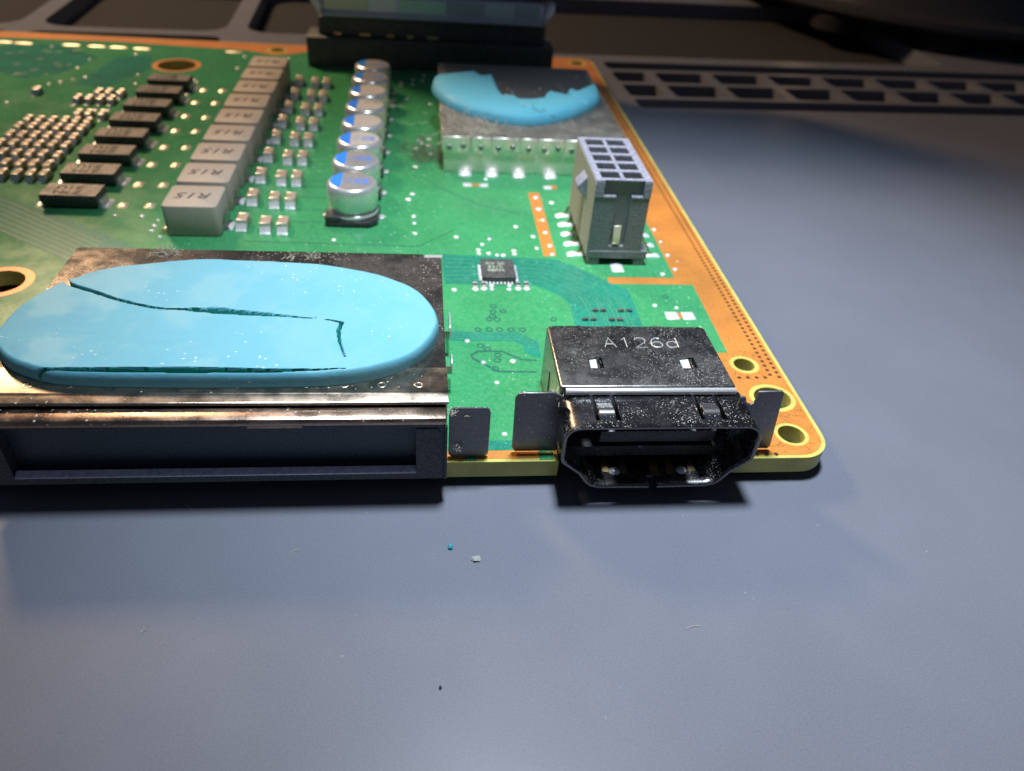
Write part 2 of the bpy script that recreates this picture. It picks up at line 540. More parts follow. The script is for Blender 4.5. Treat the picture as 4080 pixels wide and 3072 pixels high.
HOLES = [  # centre, hole radii, bare ring radii
    (-7.42, 2.62, .215, .215, 0), (-7.55, 9.97, .31, .31, 0), (-6.05, 11.22, .13, .13, .19), (-0.33, 11.26, .13, .13, .19),
    (-0.346, 1.272, .098, .098, .140), (-0.255, 0.775, .165, .150, .208), (-0.272, 0.285, .112, .112, .146), (-11.9, 6.0, .21, .21, 0)]
hp = [circle(x, y, a, b) for x, y, a, b, r in HOLES]
core = sheet('substrate', outline(0), hp, TH, -0.004, 'fr4', board)
hc = [circle(x, y, r or a + 0.004, (r or b + 0.004) * (0.95 if r == .208 else 1)) for x, y, a, b, r in HOLES]
sheet('copper_layer', outline(0.035), hc, -0.004, -0.001, 'copper', board)
sheet('underside_mask', outline(0.03), [circle(x, y, a + .03, b + .03) for x, y, a, b, r in HOLES], TH - 0.003, TH, 'mask_green', board)
# green mask, leaving the orange border bare
green = [(XL + .04, .125), (-3.02, .125), (-3.02, .012), (-2.93, .012), (-2.93, .125), (-2.44, .125), (-2.44, .012), (-2.33, .012), (-2.33, .5), (-1.1, .5), (-1.1, 1.457), (-.448, 1.457), (-.43, 2.732), (-1.361, 2.734), (-1.345, 2.873),
         (-.594, 2.878), (-.586, 4.315), (-.57, 6.0), (-.42, 8.2), (-.31, 10.83), (-.9, 10.86), (-5.45, 11.2), (-5.75, 10.98), (-6.05, 10.86), (-6.35, 10.98), (-6.6, 11.1), (-9, 11.26), (XL + .04, 11.08)]
gh = [circle(-7.42, 2.62, .30), circle(-7.55, 9.97, .40), circle(-11.9, 6.0, .3)]
sheet('solder_mask', green, gh, -0.001, 0.001, 'mask_green', board)
# bare strip beside the socket
sheet('copper_strip', [(-1.992, 3.317), (-1.848, 3.336), (-1.837, 5.049), (-1.985, 5.039)], [], 0.001, 0.002, 'copper', board)
# darker bands of buried traces
teal = [(-3.132, 3.326), (-2.727, 3.299), (-2.281, 3.274), (-1.871, 3.247), (-1.679, 3.105), (-1.36, 2.76), (-1.193, 2.622), (-1.17, 2.55), (-1.176, 1.97), (-1.18, 1.1), (-1.86, 1.1), (-1.859, 1.962), (-1.853, 2.234), (-1.869, 2.37), (-1.96, 2.509), (-2.13, 2.648), (-2.225, 2.69), (-3.12, 2.684)]
sheet('trace_band', teal, [], 0.001, 0.0020, 'mask_teal', board)
sheet('trace_band', [(-10.2, 5.6), (-8.198, 4.536), (-7.633, 4.221), (-7.233, 3.97), (-6.4, 3.38), (-6.2, 2.5), (-6.7, 2.87), (-6.907, 3.012), (-7.842, 3.655), (-10.2, 4.95)], [], 0.001, 0.0020, 'mask_teal', board)
sheet('trace_band', [(-3.12, 1.79), (-2.44, 1.785), (-2.26, 1.63), (-2.26, 1.37), (-2.31, 1.38), (-2.41, 1.45), (-2.41, 1.56), (-2.49, 1.64), (-3.12, 1.64)], [], 0.001, 0.0020, 'mask_teal', board)
sheet('trace_band', [(-2.83, .13), (-2.44, .13), (-2.44, .24), (-2.83, .24)], [], 0.001, 0.0018, 'mask_teal', board)
for d in ([(-9.75, 10.9), (-8.9, 10.2), (-9.2, 9.2), (-9.6, 8.9), (-10.6, 9.5), (-10.6, 10.8)], [(-8.6, 10.3), (-8.1, 10.5), (-7.9, 9.7), (-8.3, 8.6), (-8.8, 8.7)]):
    sheet('trace_band', d, [], 0.001, 0.0016, 'mask_teal', board)


def trace(pts, wd=0.012, m='trace_line', z=0.0030):
    MB().ribbon(pts, wd, z).build('trace', m, board, smooth=False)


for k in range(7):                      # fine lines in the left band
    o = -0.28 + 0.095 * k
    trace([(-10.1, 5.27 + o), (-8.0, 4.08 + o), (-6.75, 3.2 + o * .85)], 0.008)
for k in range(6):                      # and in the right band
    o = 0.5 - k * 0.09
    trace([(-3.1, 2.72 + o), (-2.78, 2.72 + o)], 0.010)
    trace([(-2.3, 2.72 + o), (-1.95 - .03 * k, 2.70 + o), (-1.42 - .07 * k, 2.44 + o * .55)], 0.009)
for i, x in enumerate((-1.66, -1.53, -1.41, -1.30)):
    trace([(x - .06, 2.46), (x - .02, 2.2), (x - .015, 1.7)], 0.009)
    trace([(x - .02, 2.44), (x + .02, 2.2), (x + .025, 1.7)], 0.009)
for o in (0.035, 0.075, 0.115):
    trace([(-3.1, 1.64 + o), (-2.46, 1.64 + o), (-2.3, 1.49 + o)], 0.008, 'trace_line')
trace([(-2.75, 1.47), (-2.61, 1.47), (-2.45, 1.34), (-2.31, 1.33)], 0.022, 'trace_dark')
trace([(-2.75, 1.47), (-2.84, 1.47), (-2.90, 1.41), (-2.89, 1.35), (-2.85, 1.32), (-2.68, 1.16), (-2.33, 1.15)], 0.022, 'trace_dark')
for y in (4.05, 4.38, 4.72, 5.05):
    trace([(-4.9, y), (-4.5, y)], 0.012, 'trace_dark', 0.0022)
trace([(-5.3, 3.55), (-3.4, 3.5), (-3.0, 3.9)], 0.014, 'trace_dark', 0.0022)
trace([(-2.0, 4.35), (-2.6, 4.6), (-3.2, 5.2)], 0.012, 'trace_dark', 0.0022)


def ring_mesh(ri, ro, z, n=16):
    m = MB(); vs = [(ri * math.cos(2 * math.pi * i / n), ri * math.sin(2 * math.pi * i / n), z) for i in range(n)]
    vs += [(ro * math.cos(2 * math.pi * i / n), ro * math.sin(2 * math.pi * i / n), z) for i in range(n)]
    m.add(vs, [(i, (i + 1) % n, n + (i + 1) % n, n + i) for i in range(n)])
    return m


rm = ring_mesh(0.022, 0.036, 0.0032).mesh('via_ring', 'trace_dark', smooth=False)
for x, y in [(-2.64, 2.25), (-2.65, 2.15), (-2.55, 2.16), (-2.66, 2.07), (-2.70, 2.01), (-2.62, 2.01), (-2.82, 1.83), (-2.71, 1.83), (-2.61, 1.83), (-2.50, 1.83), (-2.39, 1.83), (-2.06, 2.02), (-2.81, 1.56), (-2.75, 1.51), (-2.66, 1.41), (-2.67, 1.33), (-2.70, 1.20), (-0.80, 2.47)]:
    link('via_ring', rm, board, (x, y, 0))

# through-hole vias down the right border and beside the corner holes
vm = MB().add([(0.019 * math.cos(2 * math.pi * i / 10), 0.019 * math.sin(2 * math.pi * i / 10), 0.0006) for i in range(10)], [tuple(range(10))]).mesh('via', 'via_hole', smooth=False)
y = 1.11
k = 0
while y < 10.4:
    link('via', vm, board, (-0.153 - .0015 * (y > 8), y, 0))
    link('via', vm, board, (-0.078, y - 0.034, 0))
    y += 0.0705; k += 1
for x, y in [(-.463, 1.068), (-.382, 1.068), (-.296, 1.068), (-.215, 1.068), (-.663, .045), (-.581, .043), (-.498, .044), (-.745, .046)]:
    link('via', vm, board, (x, y, 0))
vs2 = MB().add([(0.007 * math.cos(2 * math.pi * i / 6), 0.007 * math.sin(2 * math.pi * i / 6), 0.0006) for i in range(6)], [tuple(range(6))]).mesh('via', 'via_hole', smooth=False)
for x, y in [(-.36, 2.55), (-.37, 2.25), (-.37, 1.98), (-.36, 1.7), (-.38, 3.3), (-.4, 3.8), (-.38, 4.4), (-.33, 3.0)]:
    link('via', vs2, board, (x, y, 0))

rs = random.Random(11); sc = MB()
for hx, hy, r0, r1, a0, a1 in ((-.272, .285, .155, .25, -160, 20), (-.255, .775, .215, .29, -100, 10), (-.346, 1.272, .145, .2, 0, 360)):
    for i in range(26):
        a = R(rs.uniform(a0, a1)); b = a + rs.uniform(-.25, .25); q0 = rs.uniform(r0, r1); q1 = q0 + rs.uniform(.02, .06)
        p0 = (hx + q0 * math.cos(a), hy + q0 * math.sin(a)); p1 = (hx + q1 * math.cos(b), hy + q1 * math.sin(b))
        if max(p0[0], p1[0]) < -.045 and min(p0[1], p1[1]) > .045 and math.hypot(p1[0] + .2, p1[1] - .27) < 3:
            sc.ribbon([p0, p1], .0035, .0004)
so = sc.build('scratch_marks', 'scratch', board, smooth=False); so['kind'] = 'stuff'

# solder dots on test points
DOTS = [(-9.40, 7.74), (-9.15, 8.66), (-9.03, 8.80), (-8.89, 8.94), (-8.75, 9.09), (-9.03, 9.57), (-9.00, 10.07), (-8.37, 10.51), (-8.00, 9.32), (-7.91, 8.85), (-8.48, 7.68), (-9.85, 10.75), (-6.53, 10.67), (-6.53, 9.94), (-7.07, 9.17), (-7.01, 9.05), (-7.02, 8.41), (-8.11, 7.55), (-7.93, 7.55), (-6.80, 4.10), (-6.51, 4.10), (-6.31, 4.00), (-6.32, 3.87), (-6.31, 3.74), (-6.19, 3.60), (-5.76, 10.68), (-3.71, 9.52), (-3.71, 9.35), (-3.51, 9.69), (-3.52, 9.43), (-3.35, 9.67), (-3.32, 9.96), (-3.6, 8.64), (-3.22, 8.42), (-3.41, 6.78), (-3.35, 6.67), (-3.26, 6.84), (-3.26, 6.59), (-3.44, 6.45), (-3.23, 6.25), (-3.44, 5.79), (-3.47, 4.90), (-3.52, 4.74), (-3.45, 4.26), (-3.44, 4.07), (-3.43, 3.81), (-4.33, 3.61), (-2.96, 3.74), (-3.02, 2.56), (-2.93, 1.63), (-2.24, 4.04), (-2.58, 3.70), (-2.67, 3.57), (-2.72, 3.43), (-2.72, 3.35), (-2.61, 3.36), (-2.52, 3.32), (-2.45, 3.32), (-2.32, 3.43), (-2.32, 3.35), (-2.06, 3.79), (-2.05, 3.50), (-1.71, 4.75), (-1.90, 4.89), (-1.90, 4.55), (-1.89, 4.23), (-1.90, 3.90), (-1.89, 3.57), (-1.89, 3.36), (-0.54, 4.04), (-0.54, 3.72), (-0.54, 3.39), (-0.54, 3.06), (-0.71, 2.95), (-2.53, 2.74), (-2.44, 2.66), (-2.45, 2.58), (-2.63, 2.65), (-2.63, 2.58), (-0.96, 2.29), (-0.74, 2.25), (-2.51, 5.44), (-2.80, 1.29), (-2.53, 1.31), (-2.70, 0.99), (-2.69, 0.31)]
dm = MB().lathe([(0, 0.017), (0.012, 0.0155), (0.021, 0.011), (0.027, 0.0045), (0.028, 0.001)], seg=14).mesh('solder_dot', 'solder', angle=80)
dm2 = MB().lathe([(0, 0.016), (0.014, 0.0145), (0.026, 0.010), (0.034, 0.004), (0.036, 0.001)], seg=14).mesh('solder_dot', 'solder', angle=80)
for i, (x, y) in enumerate(DOTS):
    o = link('solder_dot', dm2 if y > 4.5 else dm, board, (x, y, 0.0012))
    o.rotation_euler = (0, 0, i * 1.3)
    f = 0.85 + 0.3 * random.random()
    o.scale = (f, f, 1)

# bare two-pad landings between the black chips and the inductors
def lump(sx, sy, h, seed, n=5):
    """a small uneven pillow of solder on a rectangular pad"""
    rnd = random.Random(seed); vs = []; fs = []
    for j in range(n):
        for i in range(n):
            u, v = i / (n - 1) * 2 - 1, j / (n - 1) * 2 - 1
            e = (1 - abs(u) ** 4) * (1 - abs(v) ** 4)
            vs.append((u * sx / 2, v * sy / 2, 0.0015 + h * e * (0.7 + 0.5 * rnd.random())))
    for j in range(n - 1):
        for i in range(n - 1):
            a = j * n + i; fs.append((a, a + 1, a + n + 1, a + n))
    return MB().add(vs, fs)


pm = [lump(0.115, 0.125, 0.022, s).mesh('pad', 'pad_gold', angle=80) for s in range(4)]
for i, (x, y) in enumerate([(-6.82, 8.67), (-6.53, 8.68), (-6.81, 8.06), (-6.52, 8.07), (-6.81, 7.44), (-6.52, 7.41), (-6.81, 6.83), (-6.53, 6.83), (-6.80, 6.20), (-6.52, 6.21), (-6.80, 5.60), (-6.51, 5.61), (-6.79, 4.97), (-6.50, 4.97), (-6.80, 4.38), (-6.50, 4.38)]):
    link('pad', pm[i % 4], board, (x, y, 0))
pb = lump(0.30, 0.07, 0.012, 9).mesh('pad', 'pad_gold', angle=80)
for x, y in [(-9.58, 10.92), (-9.15, 10.91), (-8.78, 10.90), (-8.37, 10.88), (-10.38, 10.89), (-10.72, 10.91), (-6.78, 10.94)]:
    link('pad', pb, board, (x, y, 0))
pw = lump(0.115, 0.11, 0.018, 5).mesh('pad', 'solder', angle=80)
for x, y in [(-2.76, 5.24), (-2.55, 5.24), (-1.70, 5.22)]:
    link('pad', pw, board, (x, y, 0))
sheet('pad', rounded(-2.72, -2.59, 5.20, 5.28, .01), [], .001, .003, 'copper', board)
sheet('pad', rounded(-1.66, -1.58, 5.17, 5.29, .01), [], .001, .003, 'copper', board)
pw2 = lump(0.13, 0.14, 0.022, 6).mesh('pad', 'solder', angle=80)
for x in (-0.825, -0.655): link('pad', pw2, board, (x, 2.105, 0))
sheet('pad', rounded(-.757, -.722, 2.05, 2.165, .008), [], .001, .004, 'copper', board)
# faint silkscreen dashes near the back left
rs = random.Random(3)
for i in range(26):
    x = -10.9 + rs.random() * 1.7; y = 9.0 + rs.random() * 1.6
    MB().ribbon([(x, y), (x + 0.05 + .06 * rs.random(), y + 0.03 + .05 * rs.random())], 0.022, 0.0032).build('silkscreen_mark', 'silk', board, smooth=False)

# ================================================================== chip capacitors
def make_chip_cap(label, w_, l_, h_, group):
    t = thing('chip_capacitor', label, 'capacitor', (0, 0, 0), group)
    e = l_ * 0.15
    MB().box(-w_ / 2, w_ / 2, -l_ / 2 + e, l_ / 2 - e, 0.004, h_ - 0.004).build('body', 'ceramic_tan', t, 0.006, 1)
    for s in (-1, 1):
        m = MB().box(-w_ / 2 - .003, w_ / 2 + .003, min(s * l_ / 2, s * (l_ / 2 - e)), max(s * l_ / 2, s * (l_ / 2 - e)), 0.002, h_)
        o = m.build('terminal', 'tin', t, 0.014, 2)
        # solder fillet climbing the end face
        f = MB(); n = 6; vs = []
        for i in range(n + 1):
            a = i / n
            yy = s * (l_ / 2 - .004 + (0.058) * a); zz = 0.001 + h_ * 0.62 * (1 - a) ** 1.7
            vs += [(-w_ / 2 * (1 - .05 * a), yy, zz), (-w_ / 4, yy, zz * 1.12 + .002), (w_ / 4, yy, zz * 1.12 + .002), (w_ / 2 * (1 - .05 * a), yy, zz)]
        fs = [(4 * i + j, 4 * i + j + 1, 4 * i + j + 5, 4 * i + j + 4) for i in range(n) for j in range(3)]
        fs += [tuple(4 * i for i in range(n + 1)), tuple(4 * i + 3 for i in range(n, -1, -1))]
        f.add(vs, fs).build('solder_fillet', 'solder', o, angle=70)
    return t


GRID = [('first', [(-8.37, 5.05), (-8.20, 5.04), (-8.04, 5.04), (-7.89, 5.05)]),
        ('second', [(-8.45, 5.36), (-8.28, 5.35), (-8.12, 5.35), (-7.95, 5.34)]),
        ('third', [(-8.61, 5.68), (-8.45, 5.67), (-8.29, 5.66), (-8.13, 5.66), (-7.95, 5.64)]),
        ('fourth', [(-8.77, 6.00), (-8.61, 6.00), (-8.45, 6.00), (-8.29, 5.99), (-8.13, 6.00), (-7.96, 5.98)]),
        ('fifth', [(-8.78, 6.31), (-8.62, 6.30), (-8.46, 6.30), (-8.30, 6.29), (-8.14, 6.29), (-7.97, 6.28)]),
        ('sixth', [(-8.79, 6.62), (-8.62, 6.62), (-8.46, 6.61), (-8.29, 6.61), (-8.13, 6.60), (-7.98, 6.61)]),
        ('seventh', [(-8.78, 6.91), (-8.62, 6.90), (-8.46, 6.90), (-8.29, 6.90), (-8.14, 6.90), (-7.98, 6.90)]),
        ('eighth', [(-8.23, 7.22), (-8.08, 7.23), (-7.90, 7.23)]),
        ('ninth', [(-8.45, 7.88), (-8.29, 7.87), (-8.13, 7.88), (-7.97, 7.88)]),
        ('tenth', [(-8.25, 8.19), (-8.11, 8.20), (-7.94, 8.20)])]
proto = None
for row, pts in GRID:
    for i, (x, y) in enumerate(sorted(pts, reverse=True)):
        lab = f"tiny tan capacitor left of the black chips, {row} row from the front, {ORD[i]} from right"
        if proto is None:
            proto = make_chip_cap(lab, 0.088, 0.165, 0.09, 'tiny capacitors in the grid left of the black chips'); o = proto
        else:
            o = copy_tree(proto)
        o.location = (x + random.uniform(-.005, .005), y + 0.02 + random.uniform(-.005, .005), 0.001); o['label'] = lab
        o.rotation_euler.z = R(random.uniform(-2.5, 2.5))
proto = None
MID = [(-5.36, 3.93), (-5.36, 4.59), (-5.37, 5.25), (-5.38, 5.93), (-5.38, 6.60), (-5.38, 7.23), (-5.38, 7.87), (-5.37, 8.51), (-5.38, 9.20)]
for r, (x0, y0) in enumerate(MID):
    for i, (dx, dy) in enumerate(((0, 0), (.262, -.065), (.45, -.065))):
        lab = f"tan chip capacitor between inductors and round capacitors, {ORD[r]} row from front, {('left', 'middle', 'right')[i]}"
        if proto is None:
            proto = make_chip_cap(lab, 0.118, 0.20, 0.115, 'chip capacitors between inductors and round capacitors'); o = proto
        else:
            o = copy_tree(proto)
        o.location = (x0 + dx, y0 + dy, 0.001); o['label'] = lab
        o.rotation_euler.z = R(random.uniform(-2, 2))
# tiny resistors below the controller chip
proto = None
for i, (x, y) in enumerate([(-2.80, 2.64), (-2.71, 2.65), (-2.35, 2.66), (-2.26, 2.66)]):
    lab = f"tiny black and silver resistor in front of the square controller chip, {ORD[i]} from left"
    if proto is None:
        t = proto = thing('chip_resistor', lab, 'resistor', (0, 0, 0), 'tiny resistors in front of the controller chip')
        MB().box(-.024, .024, -.028, .028, .003, .028).build('body', 'chip_black', t, .003, 1)
        for s in (-1, 1):
            MB().box(-.026, .026, min(s * .026, s * .05), max(s * .026, s * .05), .002, .030).build('terminal', 'tin', t, .008, 2)
        link('solder_fillet', dm2, t, (0, -.055, 0))
        o = t
    else:
        o = copy_tree(proto)
    o.location = (x, y, .001); o['label'] = lab
proto = None
for i, (x, y) in enumerate([(-1.57, 2.18), (-1.30, 2.18), (-1.70, 2.01), (-1.43, 2.01)]):
    lab = f"pair of tiny black resistors behind the silver video socket, {('rear left', 'rear right', 'front left', 'front right')[i]} pair"
    if proto is None:
        t = proto = thing('resistor_pair', lab, 'resistor', (0, 0, 0), 'tiny black resistor pairs behind the silver socket')
        for s in (-1, 1):
            b = MB().box(s * .042 - .03, s * .042 + .03, -.016, .016, .003, .022).build('body', 'chip_black', t, .003, 1)
            for q in (-1, 1):
                MB().box(s * .042 + q * .024 - .007, s * .042 + q * .024 + .007, -.017, .017, .002, .023).build('terminal', 'chip_top', b, .002, 1)
        o = t
    else:
        o = copy_tree(proto)
    o.location = (x, y, .002); o['label'] = lab
# loose component at the back left
t = thing('chip_capacitor', 'single brown chip capacitor standing alone near the back left', 'capacitor', (-9.05, 8.35, 0.001))
for ch in make_chip_cap('x', .10, .13, .09, 'x').children: ch.parent = t
for o in [o for o in bpy.data.objects if o.get('label') == 'x']: bpy.data.objects.remove(o)
t.location = (-9.14, 8.2, 0.001)

# ================================================================== black two-lead chips
proto = None
for k in range(8):
    lab = f"black rectangular two-lead chip in the row left of the inductors, {ORD[k]} from the front"
    if proto is None:
        t = proto = thing('power_chip', lab, 'chip', (0, 0, 0), 'black chips in the row left of the inductors')
        W, D, H = .624, .335, .163
        lo, hi = H * .5, H
        m = MB()
        vs = []
        for (z, ins) in ((0.008, .035), (lo, 0.0), (hi - .0, 0.006)):
            x0 = ins * (1.6 if z < .05 else 1); vs += [(x0, ins * .7, z), (W - x0, ins * .7, z), (W - x0, D - ins * .7, z), (x0, D - ins * .7, z)]
        fs = [(3, 2, 1, 0), (8, 9, 10, 11)] + [(4 * r + i, 4 * r + (i + 1) % 4, 4 * r + 4 + (i + 1) % 4, 4 * r + 4 + i) for r in range(2) for i in range(4)]
        m.add(vs, fs)
        body = m.build('body', 'chip_black', t, .006, 2)
        MB().box(.008, W - .008, .008, D - .008, H - .002, H + .0012).build('top_face', 'chip_top', body)
        for s, x0 in ((1, W), (-1, 0)):
            pts = [(x0 - s * .03, .085), (x0 + s * .012, .085), (x0 + s * .020, .06), (x0 + s * .016, .012), (x0 + s * .07, .008), (x0 + s * .07, .001), (x0 - s * .03, .001)]
            l = MB().prism(pts, .06, D - .06, 'y').build('lead', 'tin', t, .004, 1)
            link('solder_fillet', lump(.075, .24, .022, 3 + s).mesh('solder_fillet', 'solder', angle=80), l, (x0 + s * .055, D / 2, 0))
        tm = text_mesh('Z7M\nZ1U', .13, 'chip_ink', 1.25, math.pi, .001)
        link('marking', tm, body, (W * .45, D * .5, H + .0022))
        o = t
    else:
        o = copy_tree(proto)
    o.location = (-7.64 + random.uniform(-.008, .008), 4.254 + .616 * k + random.uniform(-.006, .006), .001); o['label'] = lab
    o.rotation_euler.z = R(random.uniform(-.9, .9))

# ================================================================== inductors
proto = None
r15 = text_mesh('R15', .20, 'ink_dark', 1.18, math.pi, .0012, shear=0.25)
for k in range(9):
    lab = f"grey square inductor marked R15, {ORD[k]} from the front in its row"
    if proto is None:
        t = proto = thing('power_inductor', lab, 'inductor', (0, 0, 0), 'grey square inductors in a row')
        W, D, H = .579, .560, .354
        body = MB().prism(rounded(0, W, 0, D, .055, 4), .006, H).build('body', 'inductor_grey', t, .012, 2)
        link('marking', r15, body, (W * .5, D * .52, H + .0016))
        for s, x0 in ((1, W), (-1, 0)):
            pts = [(x0 - s * .02, .15), (x0 + s * .008, .15), (x0 + s * .012, .02), (x0 + s * .05, .012), (x0 + s * .05, .001), (x0 - s * .02, .001)]
            l = MB().prism(pts, .16, D - .16, 'y').build('terminal', 'inductor_lead', t, .003, 1)
            link('solder_fillet', lump(.07, .20, .020, 8 + s).mesh('solder_fillet', 'solder', angle=80), l, (x0 + s * .05, D / 2, 0))
        o = t
    else:
        o = copy_tree(proto)
    o.location = (-6.127 + random.uniform(-.006, .006), 3.628 + .656 * k, .001)
    o.rotation_euler.z = R(random.uniform(-.6, .6)); o['label'] = lab

# ================================================================== electrolytic capacitors
RC = .290
for k in range(8):
    clean = k in (0, 1)
    lab = f"round silver and blue can capacitor, {ORD[k]} from the front" + (", lettering readable" if clean else ", dusty top" if k < 6 else ", top in shade")
    t = thing('can_capacitor', lab, 'capacitor', (-4.15, 4.215 + .673 * k, .001), 'round can capacitors in a row')
    if k == 0:
        prof = [(0, .07), (RC - .03, .07), (RC - .005, .085), (RC, .105), (RC - .012, .125), (RC - .034, .135), (RC - .030, .150), (RC - .008, .168), (RC, .19), (RC, .385), (RC - .006, .415), (RC - .022, .437), (RC - .045, .447), (RC - .06, .449), (0, .449)]
        can_m = MB().lathe(prof, seg=56).mesh('can', 'alu', angle=50)
        base_poly = [(-.295, -.295), (.20, -.295), (.295, -.20), (.295, .20), (.20, .295), (-.295, .295)]
        base_m = MB().prism(base_poly, .004, .075).mesh('base', 'plastic_black', .012, 1)
        corner_m = MB().prism([(-.295, -.295), (-.12, -.295), (-.22, -.20), (-.295, -.10)], .07, .125).mesh('base_corner', 'plastic_black', .008, 1)
        rt = RC - .045
        seg_pts = [(rt * math.cos(R(a)), rt * math.sin(R(a))) for a in np.linspace(118, 242, 18)]
        blue_m = MB().prism(seg_pts, .4485, .4510).mesh('blue_mark', 'cap_blue')
        face_pts = [(rt * math.cos(R(a)), rt * math.sin(R(a))) for a in np.linspace(-117, 117, 30)]
        face_m = MB().prism(face_pts, .4485, .4502).mesh('top_face', 'cap_face')
        face_d = MB().prism(face_pts, .4485, .4502).mesh('top_face', 'cap_face_dusty')
        lead_m = MB().box(-.02, .045, -.05, .05, .001, .02).mesh('lead', 'tin', .006, 1)
        txt = [(text_mesh(s, .115, 'cap_blue', 1.0, R(-90), .001), dx) for s, dx in (('7 1', -.045), ('182', .06), ('588', .15))]
    t.rotation_euler.z = R(random.uniform(-2.5, 2.5))
    link('base', base_m, t); link('base_corner', corner_m, t)
    can = link('can', can_m, t)
    link('blue_mark', blue_m, can); link('top_face', face_m if clean or k >= 6 else face_d, can)
    if clean or k == 2 or k >= 6:
        for tm, dx in txt: link('marking', tm, can, (dx, 0, .4512))
    for s in (-1, 1):
        l = link('lead', lead_m, t, (s * .31, 0, 0)); l.scale.x = s
        link('solder_fillet', dm2, l, (.02, 0, .01))

# ================================================================== controller chip
t = thing('controller_chip', 'small square black chip with silver pins on the teal trace band', 'chip', (-2.545, 2.90, .002))
body = MB().box(-.178, .178, -.20, .20, .004, .078).build('body', 'chip_black', t, .006, 1)
pin = MB().box(-.012, .012, -.022, .022, .001, .022).mesh('pin', 'solder', .006, 1)
for i in range(8):
    for s in (-1, 1):
        link('pin', pin, t, (-.135 + .0386 * i, s * .212, 0))
        p = link('pin', pin, t, (s * .19, -.15 + .043 * i, 0)); p.rotation_euler.z = R(90)
for i, s in enumerate(('XV 20', '8315', '98PM')):
    link('marking', text_mesh(s, .085, 'silk', .95, 0, .001), body, (-.03, .09 - .075 * i, .0792))

# ================================================================== thermal putty
def seg_dist(px, py, poly, closed=False):
    d = np.full(px.shape, 9.0); tt = np.zeros(px.shape)
    n = len(poly); acc = 0
    for i in range(n if closed else n - 1):
        (x0, y0), (x1, y1) = poly[i], poly[(i + 1) % n]
        L2 = (x1 - x0) ** 2 + (y1 - y0) ** 2
        s = np.clip(((px - x0) * (x1 - x0) + (py - y0) * (y1 - y0)) / max(L2, 1e-9), 0, 1)
        q = np.hypot(px - x0 - s * (x1 - x0), py - y0 - s * (y1 - y0))
        tt = np.where(q < d, (i + s) / max(1, (n if closed else n - 1)), tt)
        d = np.minimum(d, q)
    return d, tt


def smooth_poly(pts, per=6):
    P = [Vector(p) for p in pts]; out = []
    for i in range(len(P) - 1):
        a, b, c, d = P[max(i - 1, 0)], P[i], P[i + 1], P[min(i + 2, len(P) - 1)]
        for k in range(per):
            s = k / per
            q = 0.5 * ((2 * b) + (c - a) * s + (2 * a - 5 * b + 4 * c - d) * s * s + (3 * b - a - 3 * c + d) * s ** 3)
            out.append((q.x, q.y))
    out.append(tuple(P[-1]))
    return out


def putty_mesh(lo, hi, zb, height, nx, ny, material, name):
    xs0, xs1 = lo[0][0], lo[-1][0]
    tt = np.linspace(0, math.pi, nx)
    X = (xs0 + xs1) / 2 - (xs1 - xs0) / 2 * np.cos(tt)
    yl = np.interp(X, [p[0] for p in lo], [p[1] for p in lo]); yh = np.interp(X, [p[0] for p in hi], [p[1] for p in hi])
    v = np.linspace(0, 1, ny); v = v + 0.055 * np.sin(2 * math.pi * v) * -1      # denser at both edges
    px = np.repeat(X[None, :], ny, 0); py = yl[None, :] + (yh - yl)[None, :] * v[:, None]
    outl = list(lo) + list(reversed(hi))
    d, _ = seg_dist(px, py, outl, True)
    hh = height(px, py, d); deep = None
    if isinstance(hh, tuple): hh, deep = hh
    pz = zb + hh
    vs = np.stack([px, py, pz], -1).reshape(-1, 3).tolist()
    fs = [(j * nx + i, j * nx + i + 1, (j + 1) * nx + i + 1, (j + 1) * nx + i) for j in range(ny - 1) for i in range(nx - 1)]
    ring = [i for i in range(nx)] + [(ny - 1) * nx + i for i in range(nx - 1, -1, -1)]
    b0 = len(vs)
    vs += [(vs[i][0], vs[i][1], zb) for i in ring]
    n = len(ring)
    fs += [(ring[(k + 1) % n], ring[k], b0 + k, b0 + (k + 1) % n) for k in range(n)]
    fs.append(tuple(range(b0, b0 + n)))
    me = bpy.data.meshes.new(name); me.from_pydata(vs, [], fs)
    finish(me, material, 0, angle=60)
    if deep is not None:                      # faces sunk deep in the cracks and groove turn darker green
        me.materials.append(MATS['putty_deep'])
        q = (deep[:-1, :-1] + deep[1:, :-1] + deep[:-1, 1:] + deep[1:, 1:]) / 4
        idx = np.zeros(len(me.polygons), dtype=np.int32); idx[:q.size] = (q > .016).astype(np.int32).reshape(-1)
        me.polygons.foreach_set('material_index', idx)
    return me


def fnoise(px, py, sc, seed=0):
    out = np.empty(px.shape)
    for j in range(px.shape[0]):
        for i in range(px.shape[1]):
            out[j, i] = mnoise.noise((px[j, i] * sc + seed, py[j, i] * sc, seed))
    return out


lo = smooth_poly([(-6.45, .74), (-6.42, .58), (-6.25, .37), (-6.0, .235), (-5.77, .18), (-5.2, .155), (-4.38, .155), (-3.92, .185), (-3.63, .275), (-3.42, .42), (-3.29, .60), (-3.228, .78), (-3.213, .88)])
hi = smooth_poly([(-6.45, .74), (-6.42, 1.05), (-6.27, 1.40), (-6.16, 1.50), (-6.06, 1.60), (-5.81, 1.72), (-5.38, 1.81), (-4.92, 1.83), (-4.44, 1.80), (-4.04, 1.73), (-3.755, 1.64), (-3.51, 1.48), (-3.335, 1.28), (-3.242, 1.07), (-3.213, .88)])
crack1 = smooth_poly([(-6.22, 1.46), (-6.16, 1.37), (-5.94, 1.25), (-5.74, 1.14), (-5.54, 1.06), (-5.37, 1.01), (-5.18, 1.005), (-5.0, .99), (-4.83, .975), (-4.61, .945), (-4.42, .915), (-4.25, .893), (-4.17, .90)])
